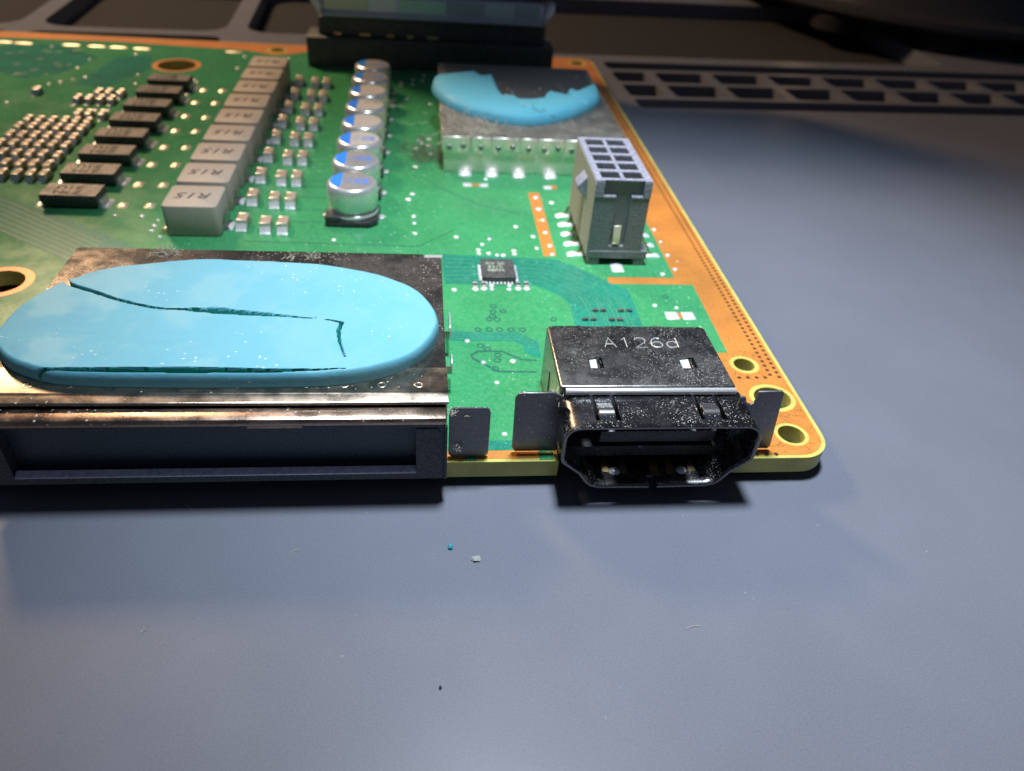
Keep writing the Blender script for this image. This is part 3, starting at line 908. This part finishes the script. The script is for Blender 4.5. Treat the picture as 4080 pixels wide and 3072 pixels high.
crack2 = [(-4.10, .872), (-4.05, .855), (-3.97, .825), (-3.985, .71), (-3.965, .56), (-3.91, .37)]
groove = [(-6.0, .235), (-5.62, .222), (-5.0, .21), (-4.36, .205), (-3.9, .225)]


def h1(px, py, d):
    n1 = fnoise(px, py, 2.2, 3); n2 = fnoise(px, py, 13, 8)
    n3 = fnoise(px, py, 5.0, 21)
    T = 0.124 + 0.012 * n1 + 0.004 * n3
    r = 0.034
    q = np.clip(d / r, 0, 1)
    h = T * (0.42 + 0.58 * np.sqrt(np.clip(1 - (1 - q) ** 2, 0, 1))) + 0.0025 * n2 * q
    h0 = h.copy()
    c, t_ = seg_dist(px, py, crack1)
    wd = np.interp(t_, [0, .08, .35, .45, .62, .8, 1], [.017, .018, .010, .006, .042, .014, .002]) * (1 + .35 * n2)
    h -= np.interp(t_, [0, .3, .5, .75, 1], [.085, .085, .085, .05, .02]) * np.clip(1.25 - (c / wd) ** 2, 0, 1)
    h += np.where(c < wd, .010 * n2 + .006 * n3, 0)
    c, t_ = seg_dist(px, py, crack2)
    wd = np.interp(t_, [0, .2, .45, .7, 1], [.004, .005, .012, .009, .003]) * (1 + .4 * n2)
    h -= 0.06 * np.clip(1.25 - (c / wd) ** 2, 0, 1)
    c, t_ = seg_dist(px, py, groove)
    wd = np.interp(t_, [0, .2, .5, .8, 1], [.005, .020, .029, .016, .003])
    h -= 0.085 * np.clip(1.5 - (c / np.maximum(wd, .003)) ** 2, 0, 1)
    h = np.maximum(h, 0.012)
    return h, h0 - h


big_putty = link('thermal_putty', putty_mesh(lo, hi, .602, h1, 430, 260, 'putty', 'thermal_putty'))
tag(big_putty, 'large cracked light blue oval thermal pad on the card slot shell', 'thermal pad')

lo2 = smooth_poly([(-3.21, 7.45), (-3.16, 7.15), (-2.99, 6.72), (-2.73, 6.40), (-2.5, 6.24), (-2.27, 6.13), (-1.95, 6.08), (-1.61, 6.19), (-1.23, 6.47), (-.91, 6.84), (-.74, 7.12), (-.70, 7.30)])
hi2 = [(-3.21, 7.45), (-3.17, 7.62), (-3.07, 7.76), (-2.8, 8.02), (-2.6, 8.2), (-2.53, 8.24), (-2.48, 8.1), (-2.44, 7.98), (-2.40, 8.02), (-2.30, 8.12), (-2.26, 8.10), (-2.235, 7.5), (-2.22, 7.12), (-2.19, 7.02), (-2.12, 7.06), (-2.0, 7.09), (-1.97, 6.92), (-1.94, 6.86), (-1.75, 6.86), (-1.60, 6.92), (-1.55, 7.12), (-1.45, 7.33), (-1.40, 7.2), (-1.24, 7.03), (-1.21, 7.22), (-1.16, 7.36), (-1.10, 7.34), (-1.06, 7.22), (-.9, 7.42), (-.80, 7.55), (-.73, 7.55), (-.70, 7.30)]


def h2(px, py, d):
    n1 = fnoise(px, py, 1.6, 5); n2 = fnoise(px, py, 9, 2)
    dl, _ = seg_dist(px, py, lo2)
    rim = np.clip(dl / 0.26, 0, 1)
    h = 0.17 * (0.22 + 0.78 * np.sqrt(np.clip(1 - (1 - rim) ** 2, 0, 1)))
    h -= 0.075 * np.clip((dl - .26) / .8, 0, 1)
    q = np.clip(d / 0.04, 0, 1)
    h = h * (0.55 + 0.45 * np.sqrt(np.clip(1 - (1 - q) ** 2, 0, 1)))
    c, _ = seg_dist(px, py, [(-2.0, 6.62), (-1.93, 6.50), (-1.88, 6.36)])
    h -= 0.03 * np.clip(1 - c / .035, 0, 1)
    c, _ = seg_dist(px, py, [(-1.22, 7.02), (-1.12, 6.9), (-1.0, 6.82)])
    h -= 0.05 * np.clip(1 - c / .03, 0, 1)
    return np.maximum(h + .008 * n1 + .004 * n2, .02)


torn = link('thermal_putty', putty_mesh(lo2, hi2, .515, h2, 190, 80, 'putty_torn', 'thermal_putty'))
tag(torn, 'smaller torn blue thermal pad on the shield can behind the tall pin socket', 'thermal pad')

# ================================================================== card slot
slot = thing('card_slot', 'wide silver and black card slot under the large blue thermal pad', 'connector', (0, 0, 0))
X0, X1 = -6.42, -3.168
# stamped shell: top, sides, back
sh = MB().prism([(X0, .40), (X1, .40), (X1, 2.12), (-3.33, 2.13), (-3.335, 2.20), (-6.25, 2.22), (X0, 2.22)], .588, .602)
shell = sh.build('shell', 'steel_shell_rear', slot, .004, 1)
MB().box(X1 - .012, X1, .0, 2.10, .002, .586).build('side_wall', 'steel_slot', slot)
MB().box(X0, X0 + .012, .0, 2.18, .002, .586).build('side_wall', 'steel_slot', slot)
MB().box(X0 + .02, X1 - .02, 2.17, 2.185, .002, .586).build('back_wall', 'steel_slot', slot)
# bent silver tab at the rear corner
MB().add([(-3.33, 2.13, .604), (-3.165, 2.12, .612), (-3.155, 2.19, .60), (-3.32, 2.21, .590), (-3.33, 2.13, .598), (-3.165, 2.12, .606), (-3.155, 2.19, .594), (-3.32, 2.21, .584)],
         [(0, 1, 2, 3), (7, 6, 5, 4), (0, 4, 5, 1), (1, 5, 6, 2), (2, 6, 7, 3), (3, 7, 4, 0)]).build('bent_tab', 'steel_tab', slot)
# overlapping front cover with a rolled edge
prof = [(.40, .590), (.40, .606), (.11, .608), (.085, .616), (.06, .608), (.0, .606), (-.014, .600), (-.018, .588), (-.010, .578), (.0, .576), (.0, .588), (.3, .590)]
cov = MB().prism(prof, X0 - .004, X1 + .01, 'x').build('cover_plate', 'steel_slot', slot, .002, 1)
dring = MB().lathe([(.018, .607), (.024, .6092), (.032, .6092), (.037, .607)], seg=20).mesh('dimple', 'steel_slot', angle=70)
for i in range(12):
    link('dimple', dring, cov, (-3.37 - .27 * i, .19, 0))
# lower front strip in front of the cover
prof = [(.03, .520), (.03, .560), (-.10, .562), (-.135, .552), (-.148, .528), (-.148, .505), (-.136, .505), (-.13, .520)]
MB().prism(prof, X0 + .01, -3.178, 'x').build('front_strip', 'steel_slot_front', slot, .004, 2)
# plastic frame round the opening
fx0, fx1, fy0 = -6.40, -3.172, -.142
hs = thing('x', 'x', 'x')
bpy.data.objects.remove(hs)
outer = rounded(fx0, fx1, -.03, .503, .05, 5, (1, 1, 0, 0))
inner = [(fx0 + .20, .036), (-3.385, .036), (-3.385, .46), (-3.42, .488), (fx0 + .24, .488), (fx0 + .20, .45)]


def frame_prism(outer, inner, y0, y1):
    """a plate in x,z with an opening, from a filled 2D curve turned upright"""
    cu = bpy.data.curves.new('tmp', 'CURVE'); cu.dimensions = '2D'; cu.fill_mode = 'BOTH'; cu.extrude = (y1 - y0) / 2
    for poly in ([outer] + ([inner] if inner else [])):
        sp = cu.splines.new('POLY'); sp.points.add(len(poly) - 1)
        for p, (x, y) in zip(sp.points, poly): p.co = (x, y, 0, 1)
        sp.use_cyclic_u = True
    me = curve_mesh(cu, 'frame')
    for v in me.vertices:
        x, z, e = v.co
        v.co = (x, (y0 + y1) / 2 + e, z)
    return me


fr = link('frame', finish(frame_prism(outer, inner, fy0, -.004), 'plastic_blue_black', .0, angle=30), slot)
# right end block face, slightly recessed, chamfered corner
MB().prism([(-3.392, .04), (-3.21, .04), (-3.21, .43), (-3.24, .468), (-3.392, .468)], -.150, -.1435, 'y').build('end_block', 'plastic_blue_black', slot)
MB().prism(rounded(-3.192, -3.166, -.03, .49, .012), -.156, -.12, 'y').build('end_post', 'plastic_black', slot, .005, 1)
# sloping lower lip, caught light painted in by its pale colour
MB().prism([(-.156, .036), (-.156, .052), (-.105, .078), (-.100, .036)], fx0 + .21, -3.393, 'x').build('lower_lip', 'slot_lip_lit', slot, .004, 1)
MB().box(fx0 + .03, -3.21, -.03, .02, .0, .50).build('inner_wall', 'slot_navy', slot)
MB().box(fx0 + .03, -3.21, .0, .36, .49, .52).build('inner_roof', 'plastic_blue_black', slot)
MB().box(fx0 + .03, -3.21, -.06, -.031, .02, .05).build('inner_floor', 'plastic_blue_black', slot)
MB().box(-3.39, -3.36, .0, .36, .05, .49).build('inner_side', 'plastic_blue_black', slot)
MB().box(fx0 + .16, fx0 + .19, .0, .36, .05, .49).build('inner_side', 'plastic_blue_black', slot)
MB().box(-4.55, -4.18, -.1475, -.1435, .486, .5035).build('latch_patch', 'steel_slot_front', slot)
MB().prism(rounded(-3.15, -2.842, .004, .492, .045), .052, .070, 'y').build('flange', 'steel_flange', slot, .004, 1)
fc = MB().lathe([(0, .016), (.022, .012), (.03, 0)], seg=8).build('flange_crumb', 'crumb_grey', slot)
fc.location = (-3.02, .052, .405)
fc.rotation_euler = (R(90), 0, 0)
for y0, y1 in ((1.38, 1.73), (.85, 1.07)):
    pts = [(y0, .20), (y0 + .02, .30), (y0 + .06, .315), (y1 - .1, .32), (y1, .26), (y1, .18)]
    MB().prism(pts, -3.108, -3.095, 'x').build('spring_leaf', 'steel_tab', slot, .003, 1)
    MB().box(-3.166, -3.108, y0 + .02, y0 + .06, .19, .24).build('spring_arm', 'steel_slot', slot)

# ================================================================== video socket
hd = thing('video_socket', 'silver metal video socket stamped A126d at the front edge of the board', 'connector', (0, 0, 0))
CX = -1.572
half = [(0, .508), (.60, .508), (.632, .5065), (.663, .500), (.692, .487), (.715, .468), (.732, .443), (.743, .413), (.747, .38), (.747, .20), (.735, .165), (.69, .122), (.60, .045), (.572, .005), (.54, -.045), (.495, -.085), (.42, -.106), (0, -.113)]


def ring_profile(half, off):
    pts = [Vector(p) for p in half] + [Vector((-x, z)) for x, z in reversed(half[1:-1])]
    n = len(pts); out = []
    for i, p in enumerate(pts):
        a, b = pts[i - 1], pts[(i + 1) % n]
        t_ = (b - a).normalized(); nn = Vector((t_.y, -t_.x))
        out.append((CX + p.x - (-nn.x) * 0 + nn.x * -off * -1 * -1, p.y + nn.y * off * -1))
    return out


def shell_tube(y0, y1, th, lip=0.0):
    base = [Vector(p) for p in half] + [Vector((-x, z)) for x, z in reversed(half[1:-1])]
    n = len(base); nor = []
    for i in range(n):
        t_ = (base[(i + 1) % n] - base[i - 1]).normalized()
        nn = Vector((-t_.y, t_.x))
        if nn.dot(base[i] - Vector((0, .2))) < 0: nn = -nn
        nor.append(nn)
    rows = []
    for (y, o) in ((y1, 0), (y0 + .05, 0), (y0 + .02, lip * .5), (y0 + .006, lip), (y0, lip - .006), (y0, lip - th + .008), (y0 + .008, lip - th), (y0 + .05, -th), (y1, -th)):
        rows.append([(CX + base[i].x + nor[i].x * o, y, base[i].y + nor[i].y * o) for i in range(n)])
    vs = [p for r in rows for p in r]
    fs = [(r * n + i, r * n + (i + 1) % n, (r + 1) * n + (i + 1) % n, (r + 1) * n + i) for r in range(len(rows) - 1) for i in range(n)]
    k = len(rows) - 1
    fs += [(k * n + i, k * n + (i + 1) % n, (i + 1) % n, i) for i in range(n)]
    return MB().add(vs, fs)


tube = shell_tube(-.200, .24, .030, .006)
me = tube.mesh('front_shell', 'steel_hdmi_front', smooth=False)
cut = MB()
cut.box(-1.600, -1.535, -.3, -.09, -.2, .0)             # seam notch at the bottom
for a, b in ((-2.085, -1.895), (-1.285, -1.085)):       # slits either side of the two latch springs
    cut.box(a - .0, a + .032, -.115, .19, .40, .6)
    cut.box(b - .032, b, -.115, .19, .40, .6)
    cut.box(a + .0321, b - .0321, -.115, -.078, .40, .6)
me = boolean(me, cut)
front_shell = link('front_shell', finish(me, 'steel_hdmi_front', .0, angle=42), hd)
for a, b in ((-2.085, -1.895), (-1.285, -1.085)):       # bowed spring tongues
    prof = [(.20, .506), (.10, .506), (.06, .510), (.03, .520), (.0, .527), (-.03, .524), (-.055, .510), (-.072, .488), (-.066, .484), (-.05, .500), (-.025, .513), (.0, .516), (.06, .500), (.20, .496)]
    MB().prism(prof, a + .036, b - .036, 'x').build('latch_spring', 'steel_spring', hd, .003, 1)
# rear body
BX0, BX1, BY0, BY1, BZ = -2.312, -.925, .20, 1.05, .572
bm_ = MB().prism([(BX0, BY0), (BX1, BY0), (BX1 - .012, BY1 - .03), (BX1 - .05, BY1), (-1.2, BY1 - .006), (-1.35, BY1 + .008), (-1.55, BY1 - .004), (-1.72, BY1 + .009), (-1.9, BY1 - .004), (-2.05, BY1 + .008), (BX0 + .04, BY1), (BX0, BY1 - .02)], .006, BZ)
me = bm_.mesh('rear_shell', 'steel_hdmi', .042, 5)
cut = MB()
for a, b in ((-2.035, -1.925), (-1.29, -1.165)): cut.box(a, b, .44, .582, .50, .7)
me = boolean(me, cut)
rear_shell = link('rear_shell', finish(me, 'steel_hdmi', .0, angle=30), hd)
for a, b in ((-2.035, -1.925), (-1.29, -1.165)):        # bright tabs inside the square windows
    MB().add([(a + .012, .452, .530), (b - .045, .452, .545), (b - .045, .575, .562), (a + .012, .575, .552)], [(0, 1, 2, 3)]).build('window_tab', 'steel_tab', rear_shell)
    MB().prism([(b - .040, .575), (b - .012, .567), (b, .535), (b + .0, .525), (b - .016, .53), (b - .04, .565)], .445, .578, 'y').build('window_tab', 'steel_hdmi_front', rear_shell)
# folded step under the front edge of the rear shell
MB().prism([(.198, .545), (.198, .565), (.175, .560), (.165, .548), (.165, .52), (.18, .52)], -2.27, -.93, 'x').build('folded_edge', 'steel_tab', hd, .003, 1)
MB().box(BX0 + .03, BX1 - .03, .05, .2, .0, .10).build('lower_body', 'plastic_black', hd)
# small slit in the left side wall
MB().prism([(.62, .12), (.66, .20), (.67, .36), (.64, .38), (.62, .26)], BX0 - .004, BX0 - .0005, 'x').build('side_slit', 'rubber', hd)
# flanges
MB().prism([(-2.655, .06), (-2.63, .018), (-2.30, .018), (-2.30, .56), (-2.37, .60), (-2.60, .602), (-2.64, .59), (-2.662, .55)], .092, .112, 'y').build('flange', 'steel_flange', hd, .005, 2)
MB().prism([(-.93, .56), (-.885, .555), (-.865, .50), (-.835, .485), (-.805, .495), (-.80, .53), (-.795, .610), (-.606, .612), (-.592, .598), (-.548, .055), (-.564, .024), (-.93, .024)], .085, .105, 'y').build('flange', 'steel_flange', hd, .004, 2)
# plastic tongue and contact springs inside
tg = MB().prism([(.02, .28), (.02, .17), (.05, .15), (.45, .15), (.45, .28)], -1.99, -1.07, 'x').build('tongue', 'plastic_black', hd, .008, 2)
for i in range(19):
    MB().box(-1.945 + .0455 * i, -1.945 + .0455 * i + .018, .012, .40, .279, .285).build('contact', 'chip_top', tg)
for i in range(9):
    MB().box(-1.60 + .042 * i, -1.60 + .042 * i + .014, .014, .3, .144, .1505).build('contact', 'rubber', tg)
MB().box(-2.2, -.94, .44, .47, -.05, .47).build('inner_wall', 'plastic_black', hd)
for x0, x1, m in ((-1.945, -1.885, 'gold'), (-1.80, -1.745, 'gold'), (-1.555, -1.49, 'gold'), (-1.42, -1.365, 'gold'), (-1.24, -1.185, 'gold')):
    MB().prism([(-.10, -.082), (.02, -.070), (.12, -.050), (.12, -.058), (.02, -.079), (-.10, -.0825)], x0, x1, 'x').build('ground_spring', m, hd)
for x in (-1.845, -1.305):
    MB().lathe([(0, .03), (.022, .026), (.038, .014), (.046, 0)], seg=16).build('ground_bump', 'steel_tab', hd, angle=70).location = (x, -.045, -.082)
# engraved code, single-stroke letters
STROKES = {'A': [[(0, 0), (.5, 1), (1, 0)], [(.2, .36), (.8, .36)]], '1': [[(.25, .8), (.55, 1), (.55, 0)]],
           '2': [[(.02, .78), (.15, .95), (.45, 1.0), (.8, .93), (.95, .74), (.85, .52), (.0, 0), (1, 0)]],
           '6': [[(.85, .93), (.55, 1), (.22, .85), (.04, .5), (.05, .2), (.3, .02), (.65, 0), (.95, .15), (1, .35), (.8, .55), (.45, .58), (.12, .45), (.04, .3)]],
           'd': [[(.95, 1), (.95, 0)], [(.95, .42), (.7, .62), (.35, .62), (.08, .48), (.03, .25), (.2, .05), (.5, 0), (.8, .08), (.95, .22)]]}
ex = MB()
for i, ch in enumerate('A126d'):
    for st in STROKES[ch]:
        pts = [(-1.868 + i * .132 + px_ * .098, .725 + py_ * .135) for px_, py_ in st]
        ex.tube([(x, y, BZ + .0006) for x, y in pts], .0042, 5)
ex.build('engraving', 'engraving', rear_shell)

# ================================================================== tall pin socket
ps = thing('pin_socket', 'tall dark ten-way pin socket with a dusty rim coloured pale as if lit', 'connector', (0, 0, 0))
sx0, sx1, sy0, sy1, sz = -1.548, -.952, 3.145, 4.40, .985
body_me = MB().box(sx0, sx1, sy0, sy1, .10, sz - .012).mesh('housing', 'header_plastic', smooth=False)
cut = MB()
for r in range(5):
    yy = sy0 + .075 + r * .235
    for s in (0, 1):
        xa = sx0 + .065 + s * .245
        cut.box(xa, xa + .205, yy, yy + .165, .55, 1.2)
cut2 = MB()
cut2.prism([(-1.318, .23), (-1.150, .23), (-1.150, .815), (-1.030, .815), (-1.030, 1.2), (-1.455, 1.2), (-1.455, .815), (-1.318, .815)], sy0 - .1, sy0 + .05, 'y')
body_me = boolean(boolean(body_me, cut), cut2)
hs_o = link('housing', finish(body_me, 'header_plastic', .0, angle=30), ps)
# rim sheet, coloured pale as if lit, on the top with the ten openings
rim_me = MB().box(sx0 - .002, sx1 + .002, sy0 - .002, sy1, sz - .0118, sz).mesh('rim', 'header_rim_lit', smooth=False)
c3 = MB()
for r in range(5):
    yy = sy0 + .075 + r * .235
    for s in (0, 1):
        xa = sx0 + .065 + s * .245
        c3.box(xa - .001, xa + .206, yy - .001, yy + .166, .5, 1.2)
rim_me = boolean(rim_me, c3)
c4 = MB(); c4.box(-1.456, -1.029, sy0 - .1, sy0 + .020, .8, 1.2)
rim_me = boolean(rim_me, c4)
link('rim', finish(rim_me, 'header_rim_lit', 0, angle=30), ps)
for x0, x1 in ((sx0 - .004, -1.457), (-1.028, sx1 + .004)):
    MB().box(x0, x1, sy0 - .008, sy0 - .0015, .80, sz - .014).build('rim_corner', 'header_rim_lit', ps, .003, 1)
for x0, x1 in ((-1.4565, -1.320), (-1.148, -1.0285)):
    MB().box(x0, x1, sy0 - .008, sy0 + .046, .795, .8145).build('rim_ledge', 'header_rim_lit', ps, .003, 1)
# dusty left side and its latch
MB().box(sx0 - .006, sx0 - .0005, sy0 + .004, sy1, .10, sz - .014).build('side_face', 'header_side', ps)
MB().box(sx0 - .0075, sx0 - .0065, 3.62, 3.74, .12, .64).build('side_channel', 'header_plastic', ps)
MB().prism([(0, .60), (-.10, .70), (-.10, .73), (0, .84)], 3.58, 3.80, 'y').build('latch', 'header_rim_lit', ps, .006, 1).location = (sx0 - .004, 0, 0)
# base
MB().box(sx0 + .02, sx1 + .085, sy0 - .006, sy1 + .03, .085, .175).build('base', 'header_plastic', ps, .006, 1)
for x in (sx0 + .03, sx1 - .055):
    for y in (sy0 + .0, sy1 - .12):
        MB().box(x, x + .12, y, y + .14, .002, .09).build('foot', 'header_plastic', ps, .008, 1)
# metal tab in the front slot and its solder
MB().prism([(sy0 + .03, .47), (sy0 + .01, .47), (sy0 + .004, .40), (sy0 - .012, .34), (sy0 - .008, .30), (sy0 + .006, .25), (sy0 + .03, .25)], -1.285, -1.205, 'x').build('anchor_tab', 'pad_gold', ps, .004, 1)
link('anchor_pad', lump(.135, .20, .02, 12).mesh('anchor_pad', 'solder', angle=80), ps, (-1.20, sy0 - .06, 0))
padm = lump(.20, .085, .026, 14, 7).mesh('solder_pad', 'solder', angle=80)
for i in range(5):
    for s in (0, 1):
        y = 3.38 + .2485 * i
        x = -1.62 if s == 0 else -.745
        p = link('solder_pad', padm, ps, (x, y, .001))
        d = 1 if s == 0 else -1
        pin_ = MB().tube([(x - d * .02, y, .02), (x + d * .03, y, .035), (x + d * .05, y + .01, .10), (x + d * .09, y + .015, .14)], .014, 6).build('pin', 'gold', ps)

# ================================================================== shield can
sc_ = thing('shield_can', 'silver metal shield can with a dimpled lid and the torn blue pad on top', 'shield can', (0, 0, 0))
zx0, zx1, zy0, zy1, zt = -3.085, -.60, 5.62, 8.95, .512
MB().box(zx0 + .02, zx1 - .02, zy0 + .025, zy1 - .02, .004, zt - .02).build('wall_frame', 'steel_shield', sc_, .01, 2)
MB().prism(rounded(zx0 + .0, zx1, zy0 + .01, zy1, .06, 4), zt - .018, zt).build('lid', 'shield_lid', sc_, .008, 2)
MB().prism([(-2.95, 7.9), (-2.3, 7.0), (-.66, 6.95), (-.68, 8.9), (-3.0, 8.88)], zt + .0005, zt + .002).build('label', 'lid_label', sc_)
lidx = [zx0, -2.72, -2.44, -2.06, -1.82, -1.46, -1.05, zx1]
dimp = MB().lathe([(0, .004), (.016, .008), (.024, .012), (.030, .010), (.036, .0)], seg=16).mesh('dimple', 'steel_hdmi', angle=80)
for a, b in zip(lidx, lidx[1:]):
    tb = MB().prism([(zy0 + .012, zt - .012), (zy0 + .000, zt - .016), (zy0 - .008, zt - .03), (zy0 - .006, .275), (zy0 + .004, .27), (zy0 + .014, .28), (zy0 + .014, zt - .02)], a + .006, b - .006, 'x').build('lid_tab', 'steel_shield', sc_, .003, 1)
    n = max(1, round((b - a) / .2))
    for i in range(n if b < -1.3 else 2):
        o = link('dimple', dimp, tb, (a + (b - a) * (i + .5) / n, zy0 - .008, .375 + .02 * ((i * 7) % 3 - 1)))
        o.rotation_euler = (R(90), 0, 0)
for y0, y1 in ((5.7, 6.5), (6.6, 7.6), (7.7, 8.9)):
    MB().box(zx0 - .006, zx0 + .012, y0, y1, .27, zt - .02).build('lid_tab', 'steel_shield', sc_, .004, 1)
for x in (-2.78, -2.42, -2.05, -1.62):
    o = link('solder_fillet', lump(.17, .16, .055, int(-x * 100), 7).mesh('solder_fillet', 'solder', angle=80), sc_, (x, zy0 - .02, .001))

# ================================================================== rear riser connector
rc = thing('riser_connector', 'black connector with silver trimmed card, unseen top added for shade, at the board back edge', 'connector', (0, 0, 0))
MB().box(-5.37, -.98, 10.25, 10.95, .004, .50).build('header', 'riser_black', rc, .02, 2)
for i in range(11):
    x = -5.0 + .37 * i
    MB().box(x, x + .25, 10.238, 10.252, .30, .44).build('header_slat', 'riser_black', rc, .006, 1)
MB().box(-5.16, -1.14, 10.42, 10.9, .50, .80).build('plug_body', 'riser_black', rc, .015, 1)
for x in (-4.9, -4.45, -3.98, -3.62, -3.25):
    MB().box(x, x + .20 - .03 * ((x * 10) % 3), 10.40, 10.425, .515, .55).build('contact', 'gold', rc, .004, 1)
MB().prism([(10.34, .82), (10.28, .85), (10.28, .875), (10.36, .90), (10.385, .92), (10.385, 1.15), (10.42, 1.19), (10.70, 1.19), (10.70, .82)], -5.08, -1.20, 'x').build('trim', 'riser_steel', rc, .012, 2)
for a, b, m in ((-5.02, -4.30, 'reflect_tan'), (-4.28, -3.80, 'reflect_white'), (-3.74, -2.95, 'reflect_teal'), (-2.93, -2.25, 'reflect_grey'), (-2.22, -1.75, 'reflect_pale'), (-1.73, -1.26, 'reflect_grey')):
    MB().box(a, b, 10.374, 10.3845, .93, 1.145).build('trim_reflection', m, rc, .004, 1)  # tinted slabs painted as reflections of the board in the trim
for s, x in ((-1, -5.10), (1, -1.18)):
    MB().prism([(x, .83), (x + s * .05, .90), (x + s * .16, 1.06), (x + s * .17, 1.20), (x + s * .05, 1.20), (x - s * .02, 1.0)], 10.34, 10.60, 'y').build('trim_horn', 'riser_steel', rc, .01, 2)
MB().prism([(-5.20, 1.19), (-1.08, 1.19), (-1.06, 1.52), (1.35, 1.55), (1.25, 2.6), (.43, 4.6), (-5.24, 4.6)], 10.66, 10.82, 'y').build('upright_card_blocker', 'riser_plate', rc, .01, 1)  # unseen upper part, widened and shaped to cast a shadow on the mat

# ================================================================== black round stand at the back right
st = thing('round_stand', 'black round stand base at the back right on the mat', 'stand', (11.4, 19.7, ZM))
MB().lathe([(0, .42), (5.55, .42), (5.72, .46), (5.80, .56), (5.78, .68), (5.66, .74), (5.52, .73), (5.46, .66), (5.38, .62), (5.30, .66), (5.2, .80), (5.05, 1.5), (4.9, 2.4), (4.6, 2.7), (0, 2.8)], seg=96).build('base', 'stand_black', st, angle=35)
for a in (-112, -141, -80, -20, 40, 120, 170):
    MB().lathe([(0, 0), (.62, 0), (.7, .05), (.7, .38), (.66, .425), (0, .425)], 5.0 * math.cos(R(a)), 5.0 * math.sin(R(a)), 24).build('foot', 'rubber', st)

# ================================================================== lint, crumbs and fibres
def lint(name, c, n, spread, length, r, material, label, cat='lint', flat=.5):
    rnd = random.Random(hash(label) % 1000 if False else len(label) * 31 + n)
    m = MB()
    for i in range(n):
        p = Vector((c[0] + rnd.gauss(0, spread), c[1] + rnd.gauss(0, spread * 1.0), c[2] + abs(rnd.gauss(0, spread * flat))))
        d = Vector((rnd.gauss(0, 1), rnd.gauss(0, 1), rnd.gauss(0, .45))).normalized()
        pts = []
        for k in range(6):
            pts.append(p.copy())
            d = (d + Vector((rnd.gauss(0, .5), rnd.gauss(0, .5), rnd.gauss(0, .3)))).normalized()
            p = p + d * length / 5 * rnd.uniform(.6, 1.2)
            p.z = max(p.z, c[2])
        m.tube(pts, r, 4)
    o = m.build(name, material)
    o['label'] = label; o['kind'] = 'stuff'
    return o


lint('lint', (-2.36, .16, .50), 60, .022, .06, .0015, 'lint', 'pale lint tuft caught at the left corner of the video socket')
lint('lint', (-3.14, .02, .46), 30, .022, .06, .0013, 'lint', 'pale lint caught at the right front corner of the card slot', flat=.8)
lint('lint', (-3.08, .03, .12), 32, .025, .05, .0011, 'lint', 'grey fluff on the lower flange of the card slot', flat=1.2)
lint('lint', (-5.62, 2.16, .604), 34, .05, .12, .0022, 'lint', 'lint tuft on the rear edge of the card slot shell', flat=.3)
lint('lint', (-4.35, 2.08, .604), 14, .03, .09, .0026, 'lint', 'pale fibres on the rear of the card slot shell', flat=.2)
lint('lint', (-4.55, 2.10, .604), 9, .02, .08, .0026, 'lint', 'small curled fibre on the card slot shell rear', flat=.2)
lint('lint', (-3.25, 6.2, .01), 150, .20, .30, .0028, 'lint_dark', 'grey fluff on the board left of the shield can', flat=.35)
lint('lint', (-2.7, 5.95, .515), 130, .25, .26, .0028, 'lint', 'dusty fluff along the front of the shield can lid', flat=.08)
lint('lint', (-1.8, 6.3, .60), 26, .06, .20, .0035, 'lint_dark', 'dark fibres stuck on the torn blue pad', flat=.3)
lint('lint', (-3.9, 6.9, .46), 12, .10, .30, .0026, 'lint', 'long pale fibres on the can capacitor tops', flat=.05)
lint('lint', (-3.34, -.02, .12), 24, .03, .05, .0010, 'lint', 'fine fluff in the lower corner of the slot opening', flat=1.0)


def crumb(name, c, s, material, label, seed):
    rnd = random.Random(seed)
    bm = bmesh.new(); bmesh.ops.create_icosphere(bm, subdivisions=2, radius=1)
    for v in bm.verts:
        k = 1 + rnd.uniform(-.35, .35)
        v.co = Vector((v.co.x * s[0] * k, v.co.y * s[1] * k, (v.co.z + .8) * s[2] * k))
    me = bpy.data.meshes.new(name); bm.to_mesh(me); bm.free()
    o = link(name, finish(me, material, angle=30), None, c)
    tag(o, label, 'crumb')


crumb('crumb', (-3.15, -.64, ZM), (.018, .022, .014), 'crumb_teal', 'tiny teal crumb on the mat in front of the video socket', 1)
crumb('crumb', (-2.97, -.75, ZM), (.034, .026, .010), 'crumb_grey', 'grey crumb on the mat beside the tiny teal crumb', 2)
crumb('crumb', (-3.24, -1.73, ZM), (.008, .012, .006), 'rubber', 'minute dark crumb low on the mat near the bottom centre', 3)
for i, (c, ln, a, lab) in enumerate([((-4.24, -.64), .07, .3, 'short pale fibre on the mat in front of the card slot'), ((-5.09, -1.25), .03, .6, 'tiny pale fibre on the mat at the lower left'), ((-1.55, -1.38), .10, .15, 'curved pale fibre on the mat below the video socket'), ((-5.06, -.2), .06, -.7, 'white fibre on the mat close below the card slot')]):
    pts = [(c[0] + ln * (t_ - .5) * math.cos(a), c[1] + ln * (t_ - .5) * math.sin(a) + .012 * math.sin(3 * t_), ZM + .004) for t_ in (0, .25, .5, .75, 1)]
    tag(MB().tube(pts, .0018, 5).build('fibre', 'lint'), lab, 'fibre')
